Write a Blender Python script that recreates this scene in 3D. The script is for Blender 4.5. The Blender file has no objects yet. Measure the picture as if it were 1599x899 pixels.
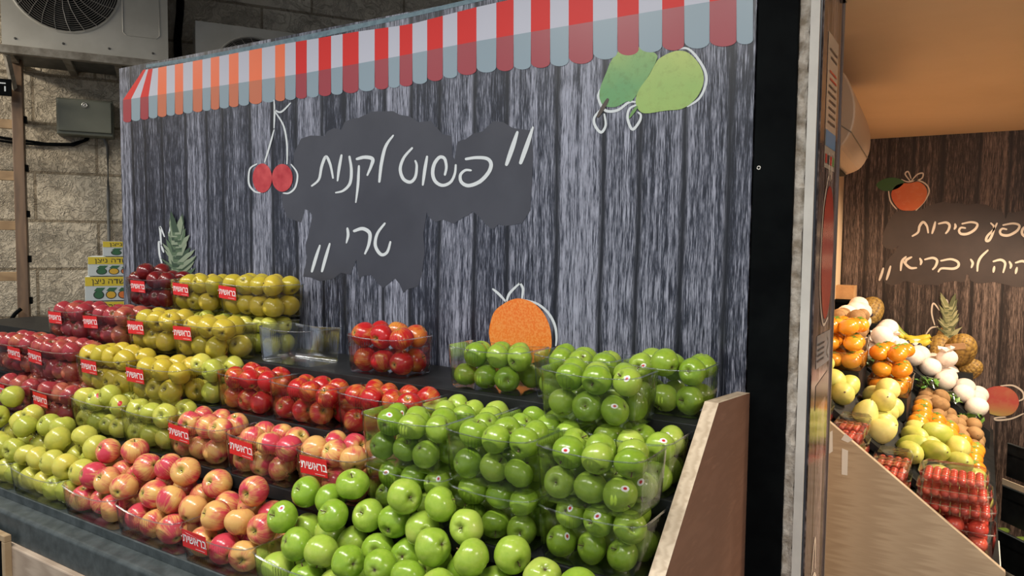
import bpy, bmesh, math, random
import numpy as np
from mathutils import Vector, Matrix, Euler
from mathutils.bvhtree import BVHTree
random.seed(7); RNG = np.random.default_rng(11)
SC = bpy.context.scene; COL = SC.collection
H = 1.55                                    # eye height

# ------------------------------------------------------------------ camera
FPX, CX, CY = 1150.0, 799.5, 449.5
def _n(v): return v/np.linalg.norm(v)
_mx = _n(np.array([-1020-CX, CY-360, FPX]))
_dn = np.array([580-CX, CY-19450, FPX]); _dn = _n(_dn-_mx*np.dot(_dn, _mx))
_Xc, _Zc = -_mx, -_dn
_Yc = -np.cross(_Zc, _Xc)
if _Yc[2] < 0: _Yc = -_Yc
M3 = np.array([_Xc, _Yc, _Zc])
cd = bpy.data.cameras.new('camera'); cam = bpy.data.objects.new('camera', cd); COL.objects.link(cam)
r_, u_, f_ = M3[:, 0], M3[:, 1], M3[:, 2]
cam.matrix_world = Matrix(((r_[0], u_[0], -f_[0], 0), (r_[1], u_[1], -f_[1], 0), (r_[2], u_[2], -f_[2], H), (0, 0, 0, 1)))
cd.sensor_width = 36; cd.lens = 36*FPX/1599; cd.clip_start = 0.02
SC.camera = cam

# ------------------------------------------------------------------ world, lights, exposure
SC.view_settings.view_transform = 'Standard'; SC.view_settings.look = 'None'
SC.view_settings.gamma = 1.0; SC.view_settings.use_curve_mapping = False
SC.view_settings.exposure = 0.16
SC.cycles.transparent_max_bounces = 32
SC.cycles.max_bounces = 8
W = bpy.data.worlds.new('street_sky'); SC.world = W; W.use_nodes = True
bg = W.node_tree.nodes['Background']; bg.inputs[0].default_value = (0.80, 0.88, 1.0, 1); bg.inputs[1].default_value = 0.48
def area_lamp(name, loc, aim, sx, sy, watts, color, spread=180):
    l = bpy.data.lights.new(name, 'AREA'); l.shape = 'RECTANGLE'; l.size = sx; l.size_y = sy; l.spread = math.radians(spread); l.energy = watts; l.color = color
    o = bpy.data.objects.new(name, l); COL.objects.link(o); o.location = loc
    o.rotation_euler = (Vector(aim)-Vector(loc)).to_track_quat('-Z', 'Y').to_euler(); return o
def spot_lamp(name, loc, aim, watts, color, ang, rad=0.04):
    l = bpy.data.lights.new(name, 'SPOT'); l.energy = watts; l.color = color; l.spot_size = math.radians(ang); l.spot_blend = 0.6; l.shadow_soft_size = rad
    o = bpy.data.objects.new(name, l); COL.objects.link(o); o.location = loc
    o.rotation_euler = (Vector(aim)-Vector(loc)).to_track_quat('-Z', 'Y').to_euler(); return o
for _x, _w in ((-0.55, 13), (-1.75, 14), (-3.1, 12)): area_lamp('unseen_canopy_lamp', (_x, 0.15, 2.95), (_x-0.1, 1.45, 0.7), 0.9, 0.16, _w, (1, 0.97, 0.90), 115)
area_lamp('unseen_canopy_lamp', (-4.6, 0.5, 2.95), (-4.3, 2.2, 1.3), 0.9, 0.16, 14, (1, 0.91, 0.76), 100)  # added lamp with no known fixture, brightens the stone wall
area_lamp('panel_fill_lamp', (1.1, 0.7, 2.05), (-0.1, 2.6, 0.6), 0.6, 0.12, 7, (1, 0.90, 0.76), 120)  # added fill, no lamp known here; lifts the oak end panel
spot_lamp('track_lamp', (0.75, 3.0, 2.05), (-0.2, 3.2, 0.85), 110, (1, 0.83, 0.62), 95)
spot_lamp('track_lamp', (0.55, 4.0, 2.05), (-0.3, 4.1, 0.9), 95, (1, 0.82, 0.60), 95)
spot_lamp('track_lamp', (0.9, 2.3, 2.05), (0.0, 2.75, 0.75), 50, (1, 0.86, 0.68), 80)
area_lamp('shop_fill_lamp', (2.2, 2.6, 2.06), (2.0, 2.6, 0), 1.0, 0.3, 24, (1, 0.80, 0.56), 180)  # added unseen lamp; its bounce brightens the shop ceiling

# ------------------------------------------------------------------ pixel helpers (measured off the photograph's perspective)
def ray(u, v): return M3 @ np.array([u-CX, CY-v, FPX])
def Wd(q): return Vector((q[0], q[1], q[2]+H))
def onY(u, v, Y): r = ray(u, v); return Wd(r*(Y/r[1]))
def onX(u, v, X): r = ray(u, v); return Wd(r*(X/r[0]))
def onZ(u, v, Z): r = ray(u, v); return Wd(r*((Z-H)/r[2]))

# ------------------------------------------------------------------ scene graph helpers
def tag(o, label=None, cat=None, group=None, kind=None):
    if label: o['label'] = label
    if cat: o['category'] = cat
    if group: o['group'] = group
    if kind: o['kind'] = kind
    return o
def empty(name, loc=(0, 0, 0), label=None, cat=None, group=None):
    o = bpy.data.objects.new(name, None); COL.objects.link(o); o.location = loc; o.empty_display_size = 0.05
    return tag(o, label, cat, group)
def link(name, me, mats, parent=None, smooth=False):
    if not isinstance(mats, (list, tuple)): mats = [mats]
    if not me.materials:
        for m in mats: me.materials.append(m)
    if smooth:
        for p in me.polygons: p.use_smooth = True
    o = bpy.data.objects.new(name, me); COL.objects.link(o)
    if parent is not None: o.parent = parent
    return o
class MB:
    """collects shapes into one mesh"""
    def __init__(s): s.v = []; s.f = []; s.m = []
    def add(s, vs, fs, mi=0):
        b = len(s.v); s.v += [tuple(v) for v in vs]; s.f += [tuple(i+b for i in f) for f in fs]; s.m += [mi]*len(fs)
    def box(s, lo, hi, mi=0, T=None):
        x0, y0, z0 = lo; x1, y1, z1 = hi
        vs = [Vector(p) for p in ((x0, y0, z0), (x1, y0, z0), (x1, y1, z0), (x0, y1, z0), (x0, y0, z1), (x1, y0, z1), (x1, y1, z1), (x0, y1, z1))]
        if T is not None: vs = [T @ v for v in vs]
        s.add(vs, [(0, 3, 2, 1), (4, 5, 6, 7), (0, 1, 5, 4), (1, 2, 6, 5), (2, 3, 7, 6), (3, 0, 4, 7)], mi)
    def prism(s, poly, d, mi=0):
        """closed polygon of 3D points pushed along vector d"""
        n = len(poly); a = [Vector(p) for p in poly]; b = [p+Vector(d) for p in a]
        s.add(a+b, [tuple(range(n-1, -1, -1)), tuple(range(n, 2*n))]+[(i, (i+1) % n, n+(i+1) % n, n+i) for i in range(n)], mi)
    def tube(s, pts, r, n=8, mi=0, closed=False):
        pts = [Vector(p) for p in pts]; k = len(pts); rings = []
        if not hasattr(r, '__len__'): r = [r]*k
        up = Vector((0, 0, 1))
        for i, p in enumerate(pts):
            a = pts[(i-1) % k] if (i > 0 or closed) else p; b = pts[(i+1) % k] if (i < k-1 or closed) else p
            t = (b-a).normalized()
            x = t.cross(up)
            if x.length < 1e-3: x = t.cross(Vector((1, 0, 0)))
            x.normalize(); y = x.cross(t).normalized()
            rings.append([p+(x*math.cos(2*math.pi*j/n)+y*math.sin(2*math.pi*j/n))*r[i] for j in range(n)])
        vs = [v for R in rings for v in R]; fs = []
        for i in range(k if closed else k-1):
            for j in range(n):
                a, b = i*n, ((i+1) % k)*n
                fs.append((a+j, a+(j+1) % n, b+(j+1) % n, b+j))
        if not closed: fs += [tuple(range(n-1, -1, -1)), tuple((k-1)*n+j for j in range(n))]
        s.add(vs, fs, mi)
    def lathe(s, prof, n=24, mi=0, T=None):
        vs = []; fs = []
        for (r, z) in prof:
            for j in range(n): vs.append(Vector((r*math.cos(2*math.pi*j/n), r*math.sin(2*math.pi*j/n), z)))
        for i in range(len(prof)-1):
            for j in range(n): fs.append((i*n+j, i*n+(j+1) % n, (i+1)*n+(j+1) % n, (i+1)*n+j))
        if T is not None: vs = [T @ v for v in vs]
        s.add(vs, fs, mi)
    def mesh(s, name):
        me = bpy.data.meshes.new(name); me.from_pydata(s.v, [], s.f); me.polygons.foreach_set('material_index', s.m); me.update(); return me
    def build(s, name, mats, parent=None, smooth=False, bevel=0, segs=2):
        o = link(name, s.mesh(name), mats, parent, smooth)
        if bevel:
            b = o.modifiers.new('bevel', 'BEVEL'); b.width = bevel; b.segments = segs; b.limit_method = 'ANGLE'
        return o
def structure(name, mb, mats, smooth=False): return tag(mb.build(name, mats, None, smooth), kind='structure')

# ------------------------------------------------------------------ materials
def mat(name, col=(0.5, 0.5, 0.5), rough=0.5, metal=0.0, coat=0.0, spec=0.5):
    m = bpy.data.materials.new(name); m.use_nodes = True; b = m.node_tree.nodes['Principled BSDF']
    b.inputs['Base Color'].default_value = (*col, 1); b.inputs['Roughness'].default_value = rough; b.inputs['Metallic'].default_value = metal
    b.inputs['Coat Weight'].default_value = coat; b.inputs['Coat Roughness'].default_value = 0.08; b.inputs['Specular IOR Level'].default_value = spec
    return m
class NG:
    def __init__(s, m): s.t = m.node_tree; s.b = s.t.nodes['Principled BSDF']
    def n(s, typ, ins=None, **props):
        nd = s.t.nodes.new(typ)
        for k, v in props.items(): setattr(nd, k, v)
        for k, v in (ins or {}).items():
            if isinstance(v, bpy.types.NodeSocket): s.t.links.new(v, nd.inputs[k])
            else: nd.inputs[k].default_value = v
        return nd
    def math(s, op, a, b=0.0, clamp=False): return s.n('ShaderNodeMath', {0: a, 1: b}, operation=op, use_clamp=clamp).outputs[0]
    def mix(s, f, a, b):
        nd = s.t.nodes.new('ShaderNodeMix'); nd.data_type = 'RGBA'
        for k, v in ((0, f), (6, a), (7, b)):
            if isinstance(v, bpy.types.NodeSocket): s.t.links.new(v, nd.inputs[k])
            else: nd.inputs[k].default_value = v if k == 0 else ((*v, 1) if len(v) == 3 else v)
        return nd.outputs[2]
    def ramp(s, f, stops, interp='LINEAR'):
        nd = s.n('ShaderNodeValToRGB', {0: f}); e = nd.color_ramp.elements; nd.color_ramp.interpolation = interp
        while len(e) < len(stops): e.new(0.5)
        for x, (p, c) in zip(e, stops): x.position = p; x.color = (*c, 1) if len(c) == 3 else c
        return nd.outputs[0]
    def coords(s, kind='Object', scale=(1, 1, 1), loc=(0, 0, 0)):
        tc = s.n('ShaderNodeTexCoord').outputs[kind]
        return s.n('ShaderNodeMapping', {'Vector': tc, 'Scale': scale, 'Location': loc}).outputs[0]
    def noise(s, vec, scale=5, detail=3, rough=0.5, w=None):
        ins = {'Vector': vec, 'Scale': scale, 'Detail': detail, 'Roughness': rough}
        if w is None: return s.n('ShaderNodeTexNoise', ins).outputs[0]
        ins['W'] = w; return s.n('ShaderNodeTexNoise', ins, noise_dimensions='4D').outputs[0]
    def set(s, k, v):
        if isinstance(v, bpy.types.NodeSocket): s.t.links.new(v, s.b.inputs[k])
        else: s.b.inputs[k].default_value = v
    def bump(s, h, strength=0.3, dist=0.01): s.set('Normal', s.n('ShaderNodeBump', {'Height': h, 'Strength': strength, 'Distance': dist}).outputs[0])

def weathered_print(name, dark, mid, light, ax=0, rough=0.33):
    """printed photograph of weathered upright boards"""
    m = mat(name, rough=rough); g = NG(m)
    tc = g.n('ShaderNodeTexCoord').outputs['Object']; sx = g.n('ShaderNodeSeparateXYZ', {0: tc})
    x, z = sx.outputs[ax], sx.outputs[2]
    wob = g.math('MULTIPLY', g.math('SUBTRACT', g.noise(tc, 1.7, 2), 0.5), 0.03)
    xw = g.math('ADD', x, wob)
    def stretch(kx, kz): return g.n('ShaderNodeCombineXYZ', {0: g.math('MULTIPLY', xw, kx), 1: g.math('MULTIPLY', z, kz)}).outputs[0]
    fine = g.noise(stretch(300, 15), 1, 3, 0.75)
    mid_n = g.noise(stretch(55, 1.3), 1, 3, 0.65)
    board = g.n('ShaderNodeTexVoronoi', {'W': g.math('MULTIPLY', xw, 7.5), 'Scale': 1.0, 'Randomness': 0.9}, voronoi_dimensions='1D').outputs['Color']
    bt = g.n('ShaderNodeSeparateColor', {0: board}).outputs[0]
    edge = g.n('ShaderNodeTexVoronoi', {'W': g.math('MULTIPLY', xw, 7.5), 'Scale': 1.0, 'Randomness': 0.9}, voronoi_dimensions='1D', feature='DISTANCE_TO_EDGE').outputs['Distance']
    v = g.math('ADD', g.math('MULTIPLY', fine, 1.55), g.math('ADD', g.math('MULTIPLY', mid_n, 0.85), g.math('MULTIPLY', bt, 0.24)))
    v = g.math('SUBTRACT', v, 0.84)
    crack = g.ramp(edge, [(0.0, (0, 0, 0)), (0.035, (0.15, 0.15, 0.15)), (0.11, (1, 1, 1))])
    c = g.ramp(v, [(0.34, dark), (0.46, mid), (0.60, light), (0.76, tuple(min(1, k*1.6) for k in light))])
    g.set('Base Color', g.mix(g.math('SUBTRACT', 1.0, crack), c, tuple(k*0.5 for k in dark)))
    return m
def wood(name, a, b, scale=(1, 1, 1), rough=0.5):
    m = mat(name, rough=rough); g = NG(m); co = g.coords('Object', scale)
    n = g.noise(co, 3.0, 5, 0.6); w = g.n('ShaderNodeTexWave', {'Vector': co, 'Scale': 2.0, 'Distortion': 6.0, 'Detail': 3.0, 'Detail Scale': 1.5}).outputs['Fac']
    g.set('Base Color', g.ramp(g.math('ADD', g.math('MULTIPLY', n, 0.75), g.math('MULTIPLY', w, 0.25)), [(0.3, a), (0.7, b)])); return m
def noisy(name, a, b, scale=6, rough=0.5, bump=0, metal=0, detail=4, dist=0.01, spec=0.5):
    m = mat(name, rough=rough, metal=metal, spec=spec); g = NG(m); co = g.coords('Object'); n = g.noise(co, scale, detail, 0.6)
    g.set('Base Color', g.ramp(n, [(0.35, a), (0.65, b)]))
    if bump: g.bump(n, bump, dist)
    return m

PRINT_GREY = weathered_print('mural_boards_grey', (0.012, 0.014, 0.024), (0.058, 0.065, 0.094), (0.205, 0.215, 0.27))
PRINT_WARMLIT = weathered_print('mural_boards_warmlit', (0.022, 0.012, 0.009), (0.075, 0.048, 0.038), (0.165, 0.112, 0.090), rough=0.5)  # same board print, with the warm shop light put into its colour
PRINT_SIDE = weathered_print('poster_boards', (0.03, 0.02, 0.018), (0.09, 0.065, 0.06), (0.20, 0.15, 0.14), ax=1, rough=0.12)
STEEL = noisy('black_steel', (0.002, 0.0025, 0.003), (0.004, 0.005, 0.0055), 9, 0.6, spec=0.03)
BLACK = noisy('black_plastic', (0.007, 0.008, 0.009), (0.016, 0.017, 0.018), 14, 0.5, spec=0.3)
RUBBER = noisy('dark_rubber', (0.035, 0.045, 0.047), (0.07, 0.085, 0.088), 22, 0.55, 0.15)
PLY = wood('plywood_face', (0.175, 0.088, 0.056), (0.27, 0.145, 0.098), (3, 3.5, 16))
PLYEDGE = wood('plywood_edge', (0.47, 0.36, 0.25), (0.66, 0.54, 0.40), (8, 8, 20))
OAK = wood('oak_laminate', (0.38, 0.285, 0.19), (0.47, 0.365, 0.25), (1.2, 1, 26))
PALEOAK = wood('pale_laminate', (0.36, 0.27, 0.20), (0.53, 0.42, 0.32), (1.2, 1, 10))
WHITE = mat('white_paint', (0.72, 0.70, 0.66), 0.45)
CREAM_METAL = noisy('cream_metal', (0.46, 0.435, 0.375), (0.56, 0.535, 0.47), 4, 0.38)
WARMLIT_CEIL = noisy('warmlit_paint', (0.72, 0.50, 0.31), (0.78, 0.545, 0.345), 2, 0.6)  # shop paint with the warm bounce light put into its colour
CHALK = mat('white_chalk_print', (0.58, 0.62, 0.65), 0.35)
CHALK_WARMLIT = mat('warmlit_chalk_print', (0.66, 0.55, 0.45), 0.4)  # chalk print tinted by the warm shop light, as colour
SLATE = noisy('slate_print', (0.040, 0.042, 0.056), (0.055, 0.058, 0.075), 3, 0.36)
SLATE_WARMLIT = noisy('warmlit_slate_print', (0.045, 0.032, 0.028), (0.07, 0.05, 0.043), 3, 0.45)  # slate print with warm light mixed into its tone
RED_LABEL = mat('red_label', (0.68, 0.022, 0.025), 0.3)
LABEL_INK = mat('white_ink', (0.88, 0.86, 0.85), 0.35)
def plastic_mat(name, tint, k, base=0.03, rough=0.1):
    m = bpy.data.materials.new(name); m.use_nodes = True; t = m.node_tree; t.nodes.clear()
    o = t.nodes.new('ShaderNodeOutputMaterial'); mx = t.nodes.new('ShaderNodeMixShader'); tr = t.nodes.new('ShaderNodeBsdfTransparent'); gl = t.nodes.new('ShaderNodeBsdfGlossy')
    fr = t.nodes.new('ShaderNodeFresnel'); fr.inputs[0].default_value = 1.5; mu = t.nodes.new('ShaderNodeMath'); mu.operation = 'MULTIPLY_ADD'; mu.inputs[1].default_value = k; mu.inputs[2].default_value = base
    tr.inputs[0].default_value = (*tint, 1); gl.inputs['Roughness'].default_value = rough; gl.inputs['Color'].default_value = (0.95, 0.97, 1, 1)
    t.links.new(fr.outputs[0], mu.inputs[0]); t.links.new(mu.outputs[0], mx.inputs[0]); t.links.new(tr.outputs[0], mx.inputs[1]); t.links.new(gl.outputs[0], mx.inputs[2]); t.links.new(mx.outputs[0], o.inputs[0])
    return m
PET = plastic_mat('clear_plastic', (0.97, 0.98, 0.98), 0.55, 0.035, 0.12)
PETRIM = plastic_mat('clear_plastic_rim', (0.88, 0.91, 0.91), 0.38, 0.025, 0.2)

# ================================================================== STRUCTURE
# stone wall behind, at its own angle to the stall
WDIR = Vector((0.5307, 0.8475, 0)).normalized(); WN = Vector((0.8475, -0.5307, 0)).normalized(); W0 = Vector((-4.385, 2.369, 0))
WT = Matrix(((WDIR.x, WN.x, 0, W0.x), (WDIR.y, WN.y, 0, W0.y), (0, 0, 1, 0), (0, 0, 0, 1)))     # local: x along wall, y off the wall, z up
def wp(u, v, b):
    """wall-local coordinates of a photo point lying b metres in front of the wall"""
    r = ray(u, v); nn = np.array([WN.x, WN.y, 0]); t = (nn @ np.array([W0.x, W0.y, 0])+b)/(nn @ r); p = Wd(r*t)
    return WT.inverted() @ p
stone = mat('rough_stone', rough=0.85); g = NG(stone)
co = g.coords('Object', (1, 1, 1)); sx = g.n('ShaderNodeSeparateXYZ', {0: co})
bv = g.n('ShaderNodeCombineXYZ', {0: sx.outputs[0], 1: sx.outputs[2]}).outputs[0]
br = g.n('ShaderNodeTexBrick', {'Vector': bv, 'Color1': (0.58, 0.49, 0.365, 1), 'Color2': (0.72, 0.63, 0.49, 1), 'Mortar': (0.34, 0.275, 0.19, 1), 'Scale': 1.0, 'Mortar Size': 0.008, 'Brick Width': 0.62, 'Row Height': 0.275})
sn = g.noise(bv, 7, 6, 0.62); wv = g.n('ShaderNodeVectorMath', {0: bv, 1: g.n('ShaderNodeTexNoise', {'Vector': bv, 'Scale': 6.0, 'Detail': 3.0}).outputs['Color']}, operation='ADD').outputs[0]; rd = g.noise(g.n('ShaderNodeMapping', {'Vector': wv, 'Scale': (7, 12, 1)}).outputs[0], 1, 4, 0.6); sv = g.ramp(g.math('ABSOLUTE', g.math('SUBTRACT', rd, 0.5)), [(0.0, (0, 0, 0)), (0.06, (1, 1, 1))])
g.set('Base Color', g.mix(g.math('ADD', g.math('MULTIPLY', g.math('SUBTRACT', 1.0, sv), 0.12), g.math('MULTIPLY', g.ramp(sn, [(0.30, (1, 1, 1)), (0.55, (0, 0, 0))]), 0.45)), br.outputs[0], (0.22, 0.17, 0.115)))  # thin ridge lines: crevice shade of the relief mixed into the stone colour
g.bump(g.math('ADD', g.math('MULTIPLY', sv, 0.16), g.math('SUBTRACT', g.math('MULTIPLY', sn, 1.3), br.outputs['Fac'])), 0.9, 0.035)
mb = MB(); mb.box((-3.2, -0.2, 0), (6.5, 0, 3.6))
o = structure('wall_left', mb, stone); o.matrix_world = WT
mb = MB(); mb.box((-9, -7, -0.1), (7, 8, 0)); structure('floor', mb, noisy('paving', (0.20, 0.19, 0.175), (0.29, 0.275, 0.25), 3, 0.75, 0.2))
mb = MB(); mb.box((-9, -1.3, 3.35), (7, 8, 3.5)); structure('ceiling_canopy', mb, noisy('canopy_soffit', (0.10, 0.085, 0.07), (0.14, 0.12, 0.10), 2, 0.8))
# shop interior
SX = -0.55; BY = 4.6
mb = MB(); mb.box((-0.9, BY, 0), (3.6, BY+0.12, 2.35)); structure('wall_back', mb, PRINT_WARMLIT)
mb = MB(); mb.prism([(SX, 2.25, 0), (SX-0.12, BY, 0), (SX-0.3, BY, 0), (SX-0.2, 2.25, 0)], (0, 0, 2.35)); structure('wall_side', mb, WARMLIT_CEIL)
mb = MB(); mb.box((3.4, 1.0, 0), (3.6, BY, 2.35)); structure('wall_right', mb, WARMLIT_CEIL)
cz = lambda y: H+0.607+(BY-y)*0.022
mb = MB(); mb.prism([(-0.33, 1.0, cz(1.0)), (3.6, 1.0, cz(1.0)), (3.6, BY, cz(BY)), (-0.9, BY, cz(BY)), (-0.8, 2.2, cz(2.2)), (-0.33, 2.2, cz(2.2))], (0, 0, 0.1)); structure('ceiling', mb, WARMLIT_CEIL)
mb = MB(); mb.box((-0.9, 2.2, H+0.62), (-0.42, 2.26, 3.35)); structure('trim_2', mb, WARMLIT_CEIL)
# end of the masonry and the door frame strip beside the black post
plaster = noisy('broken_plaster', (0.20, 0.165, 0.125), (0.50, 0.46, 0.41), 26, 0.9, 0.9)
mb = MB(); nz, nxp = 150, 4; V = []; F = []
for i in range(nz+1):
    e = random.uniform(-0.005, 0.005)
    for k in range(nxp+1): V.append((-0.40+(0.044+e)*k/nxp, 1.912+random.uniform(-0.004, 0.004)+(0.03 if k == nxp else 0), 3.3*i/nz))
    V.append((-0.40, 2.0, 3.3*i/nz))
w_ = nxp+2
for i in range(nz):
    for k in range(w_): F.append((i*w_+k, i*w_+(k+1) % w_, (i+1)*w_+(k+1) % w_, (i+1)*w_+k))
mb.add(V, F)
structure('wall_end', mb, plaster)
mb = MB(); mb.box((-0.366, 1.908, 0), (-0.345, 1.96, 3.3)); mb.box((-0.345, 1.915, 0), (-0.341, 1.96, 3.3), 1); structure('trim_1', mb, [noisy('grey_frame', (0.47, 0.45, 0.42), (0.56, 0.54, 0.50), 10, 0.5), mat('gasket', (0.03, 0.035, 0.045), 0.3)])

# ------------------------------------------------------------------ flat printed shapes, drawn in a plane
def crom(pts, k=6, closed=False):
    P = [np.array(p, float) for p in pts]; n = len(P); out = []
    for i in range(n if closed else n-1):
        p0 = P[(i-1) % n] if (closed or i > 0) else P[0]; p1 = P[i]; p2 = P[(i+1) % n]; p3 = P[(i+2) % n] if (closed or i < n-2) else P[-1]
        for j in range(k):
            t = j/k; out.append(0.5*((2*p1)+(-p0+p2)*t+(2*p0-5*p1+4*p2-p3)*t*t+(-p0+3*p1-3*p2+p3)*t**3))
    if not closed: out.append(P[-1])
    return out
class Flat:
    """draws in photo coordinates, laid into a real plane through fn(u, v)"""
    def __init__(s, fn, org=(0, 0), sc=1.0): s.fn = fn; s.o = org; s.s = sc; s.mb = MB()
    def T(s, p): return s.fn(s.o[0]+p[0]*s.s, s.o[1]+p[1]*s.s)
    def poly(s, pts, smooth=0, mi=0):
        q = crom(pts, smooth, True) if smooth else pts
        s.mb.add([s.T(p) for p in q], [tuple(range(len(q)))], mi)
    def ell(s, c, rx, ry, rot=0, mi=0, n=36):
        ca, sa = math.cos(rot), math.sin(rot)
        q = [(c[0]+rx*math.cos(t)*ca-ry*math.sin(t)*sa, c[1]+rx*math.cos(t)*sa+ry*math.sin(t)*ca) for t in [2*math.pi*i/n for i in range(n)]]
        s.mb.add([s.T(p) for p in q], [tuple(range(n))], mi)
    def stroke(s, pts, w, w1=None, mi=0, k=6):
        q = crom(pts, k); n = len(q); w1 = w if w1 is None else w1; L = []; R = []
        for i, p in enumerate(q):
            d = q[min(i+1, n-1)]-q[max(i-1, 0)]; d = d/(np.linalg.norm(d)+1e-9); nn = np.array([-d[1], d[0]]); t = i/max(1, n-1)
            ww = (w+(w1-w)*t)/2*(0.62+0.38*math.sin(math.pi*min(1, max(0, t))))
            L.append(p+nn*ww); R.append(p-nn*ww)
        vs = [s.T(p) for p in L]+[s.T(p) for p in R]
        s.mb.add(vs, [(i, i+1, n+i+1, n+i) for i in range(n-1)], mi)
        for p, ww in ((q[0], w*0.31), (q[-1], w1*0.31)):
            b0 = len(s.mb.v); s.ell(p, ww, ww, 0, mi, 10)
            a = s.T(p); nv = (s.T((p[0]+1, p[1]))-a).cross(s.T((p[0], p[1]+1))-a).normalized()
            if nv.dot(Vector((0, 0, H))-a) < 0: nv = -nv
            s.mb.v[b0:] = [tuple(Vector(v)+nv*0.00015) for v in s.mb.v[b0:]]
    def build(s, name, mats, parent=None):
        me = s.mb.mesh(name); bm = bmesh.new(); bm.from_mesh(me); bmesh.ops.triangulate(bm, faces=[f for f in bm.faces if len(f.verts) > 4]); bm.to_mesh(me); bm.free()
        return link(name, me, mats, parent)
def print_mat(name, a, b, scale=6, rough=0.35, grad=None):
    m = mat(name, rough=rough); g = NG(m); n = g.noise(g.coords('Object'), scale, 4, 0.6); c = g.ramp(n, [(0.35, a), (0.65, b)])
    g.set('Base Color', c); return m
def dapple(name, a, b, c, axis, lo, hi, scale=40, rough=0.35):
    """printed fruit photograph: colour runs from a to b along an axis of the print, with c specks"""
    m = mat(name, rough=rough); g = NG(m); tc = g.n('ShaderNodeTexCoord').outputs['Object']; x = g.n('ShaderNodeSeparateXYZ', {0: tc}).outputs[axis]
    f = g.n('ShaderNodeMapRange', {0: x, 1: lo, 2: hi}).outputs[0]; f = g.math('ADD', f, g.math('MULTIPLY', g.math('SUBTRACT', g.noise(tc, 9, 3), 0.5), 0.7), True)
    g.set('Base Color', g.mix(g.math('MULTIPLY', g.ramp(g.noise(tc, scale, 4, 0.7), [(0.5, (0, 0, 0)), (0.66, (1, 1, 1))]), 0.4), g.mix(f, a, b), c)); return m

# ================================================================== THE MURAL BOARD
YB = 1.9
def bn(off): return lambda u, v: onY(u, v, YB-off)
mural = empty('mural_board', (-1.9, YB, 1.2), 'large grey wood-print sign board with striped awning and white Hebrew handwriting behind apples', 'sign')
def mchild(o): o.parent = mural; o.matrix_parent_inverse = Matrix.Translation(-mural.location); return o
zt_l = onY(190, 105, YB).z; zt_r = onY(1183, -6, YB).z
XL, XR = -3.315, -0.492
mb = MB(); mb.prism([(XL, YB, 1.10), (XR, YB, 1.10), (XR, YB, onY(717, 6.7, YB).z), (XL, YB, onY(191, 106, YB).z)], (0, 0.022, 0)); mchild(mb.build('board', PRINT_GREY))
EDGEBLUE = noisy('worn_blue_edge', (0.10, 0.16, 0.20), (0.17, 0.25, 0.29), 40, 0.6)
f = Flat(bn(0.001)); f.poly([(228, 101), (310, 88), (470, 56), (640, 20), (850, -28), (1180, -95), (1180, -88), (850, -21), (640, 27), (470, 65), (310, 94), (228, 106)]); mchild(f.build('top_edge', EDGEBLUE))
# awning print: stripe borders (x along the fold line), upper and lower bands
STR = [192, 205, 219, 232, 246, 260, 273, 286, 301, 316, 329, 342.5, 357.5, 372.5, 389, 409, 429.6, 445, 461.7, 479, 497.5, 517, 535, 560, 585, 606.5, 624, 644, 667, 691.5, 714, 744, 775, 802, 829, 859, 888, 926, 964, 997.5, 1034, 1068.5, 1108, 1150, 1176]
def top_y(x): return np.interp(x, [200, 240, 310, 440, 560, 640, 740, 1180], [112, 107, 94, 69, 49, 38, 12, -86])
def fold_y(x): return np.interp(x, [192, 272, 477, 610, 740, 1105, 1180], [156, 144.5, 114, 90, 65, 3, -8])
def hem_y(x): return np.interp(x, [192, 250, 330, 410, 480, 560, 640, 740, 800, 900, 1000, 1150, 1180], [192, 183, 172, 161, 153, 144, 134, 115, 110, 101, 83, 71, 67])
AW = [mat('awning_red', (0.60, 0.025, 0.022), 0.45, spec=0.3), mat('awning_white', (0.47, 0.48, 0.57), 0.45), mat('awning_red_valance', (0.30, 0.035, 0.05), 0.35), mat('awning_blue_valance', (0.225, 0.30, 0.36), 0.35), mat('awning_red_glare', (0.78, 0.15, 0.055), 0.35), mat('awning_red_valance_glare', (0.50, 0.14, 0.07), 0.35)]
fu = Flat(bn(0.0012)); fl = Flat(bn(0.0016))
for i in range(len(STR)-1):
    a, b = STR[i], STR[i+1]; red = i % 2 == 0
    ta, tb = [np.interp(q, [192, 205, 219, 232, 246, 262, 1300], [223.5, 228, 231.5, 238.5, 247, 262, 1300]) for q in (a, b)]
    top = [(ta, top_y(ta)), (tb, top_y(tb))]
    orange = red and 3 < i < 17  # warm glare on the left red stripes, painted as orange
    fu.poly([top[0], top[1], (b, fold_y(b)), (a, fold_y(a))], 0, (4 if orange else 0) if red else 1)
    w = b-a; hy = hem_y((a+b)/2)
    d = 0.30*w if w < 40 else 0.24*w
    pts = [(a, fold_y(a)), (b, fold_y(b)), (b-0.3, hy-d)]+[((a+b)/2+w/2*math.cos(t), hy-d+d*math.sin(t)) for t in np.linspace(0.25, math.pi-0.25, 9)]+[(a+0.3, hy-d)]
    fl.poly(pts, 0, (5 if orange else 2) if red else 3)
mchild(fu.build('awning_print', AW)); mchild(fl.build('awning_valance_print', AW))
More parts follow.
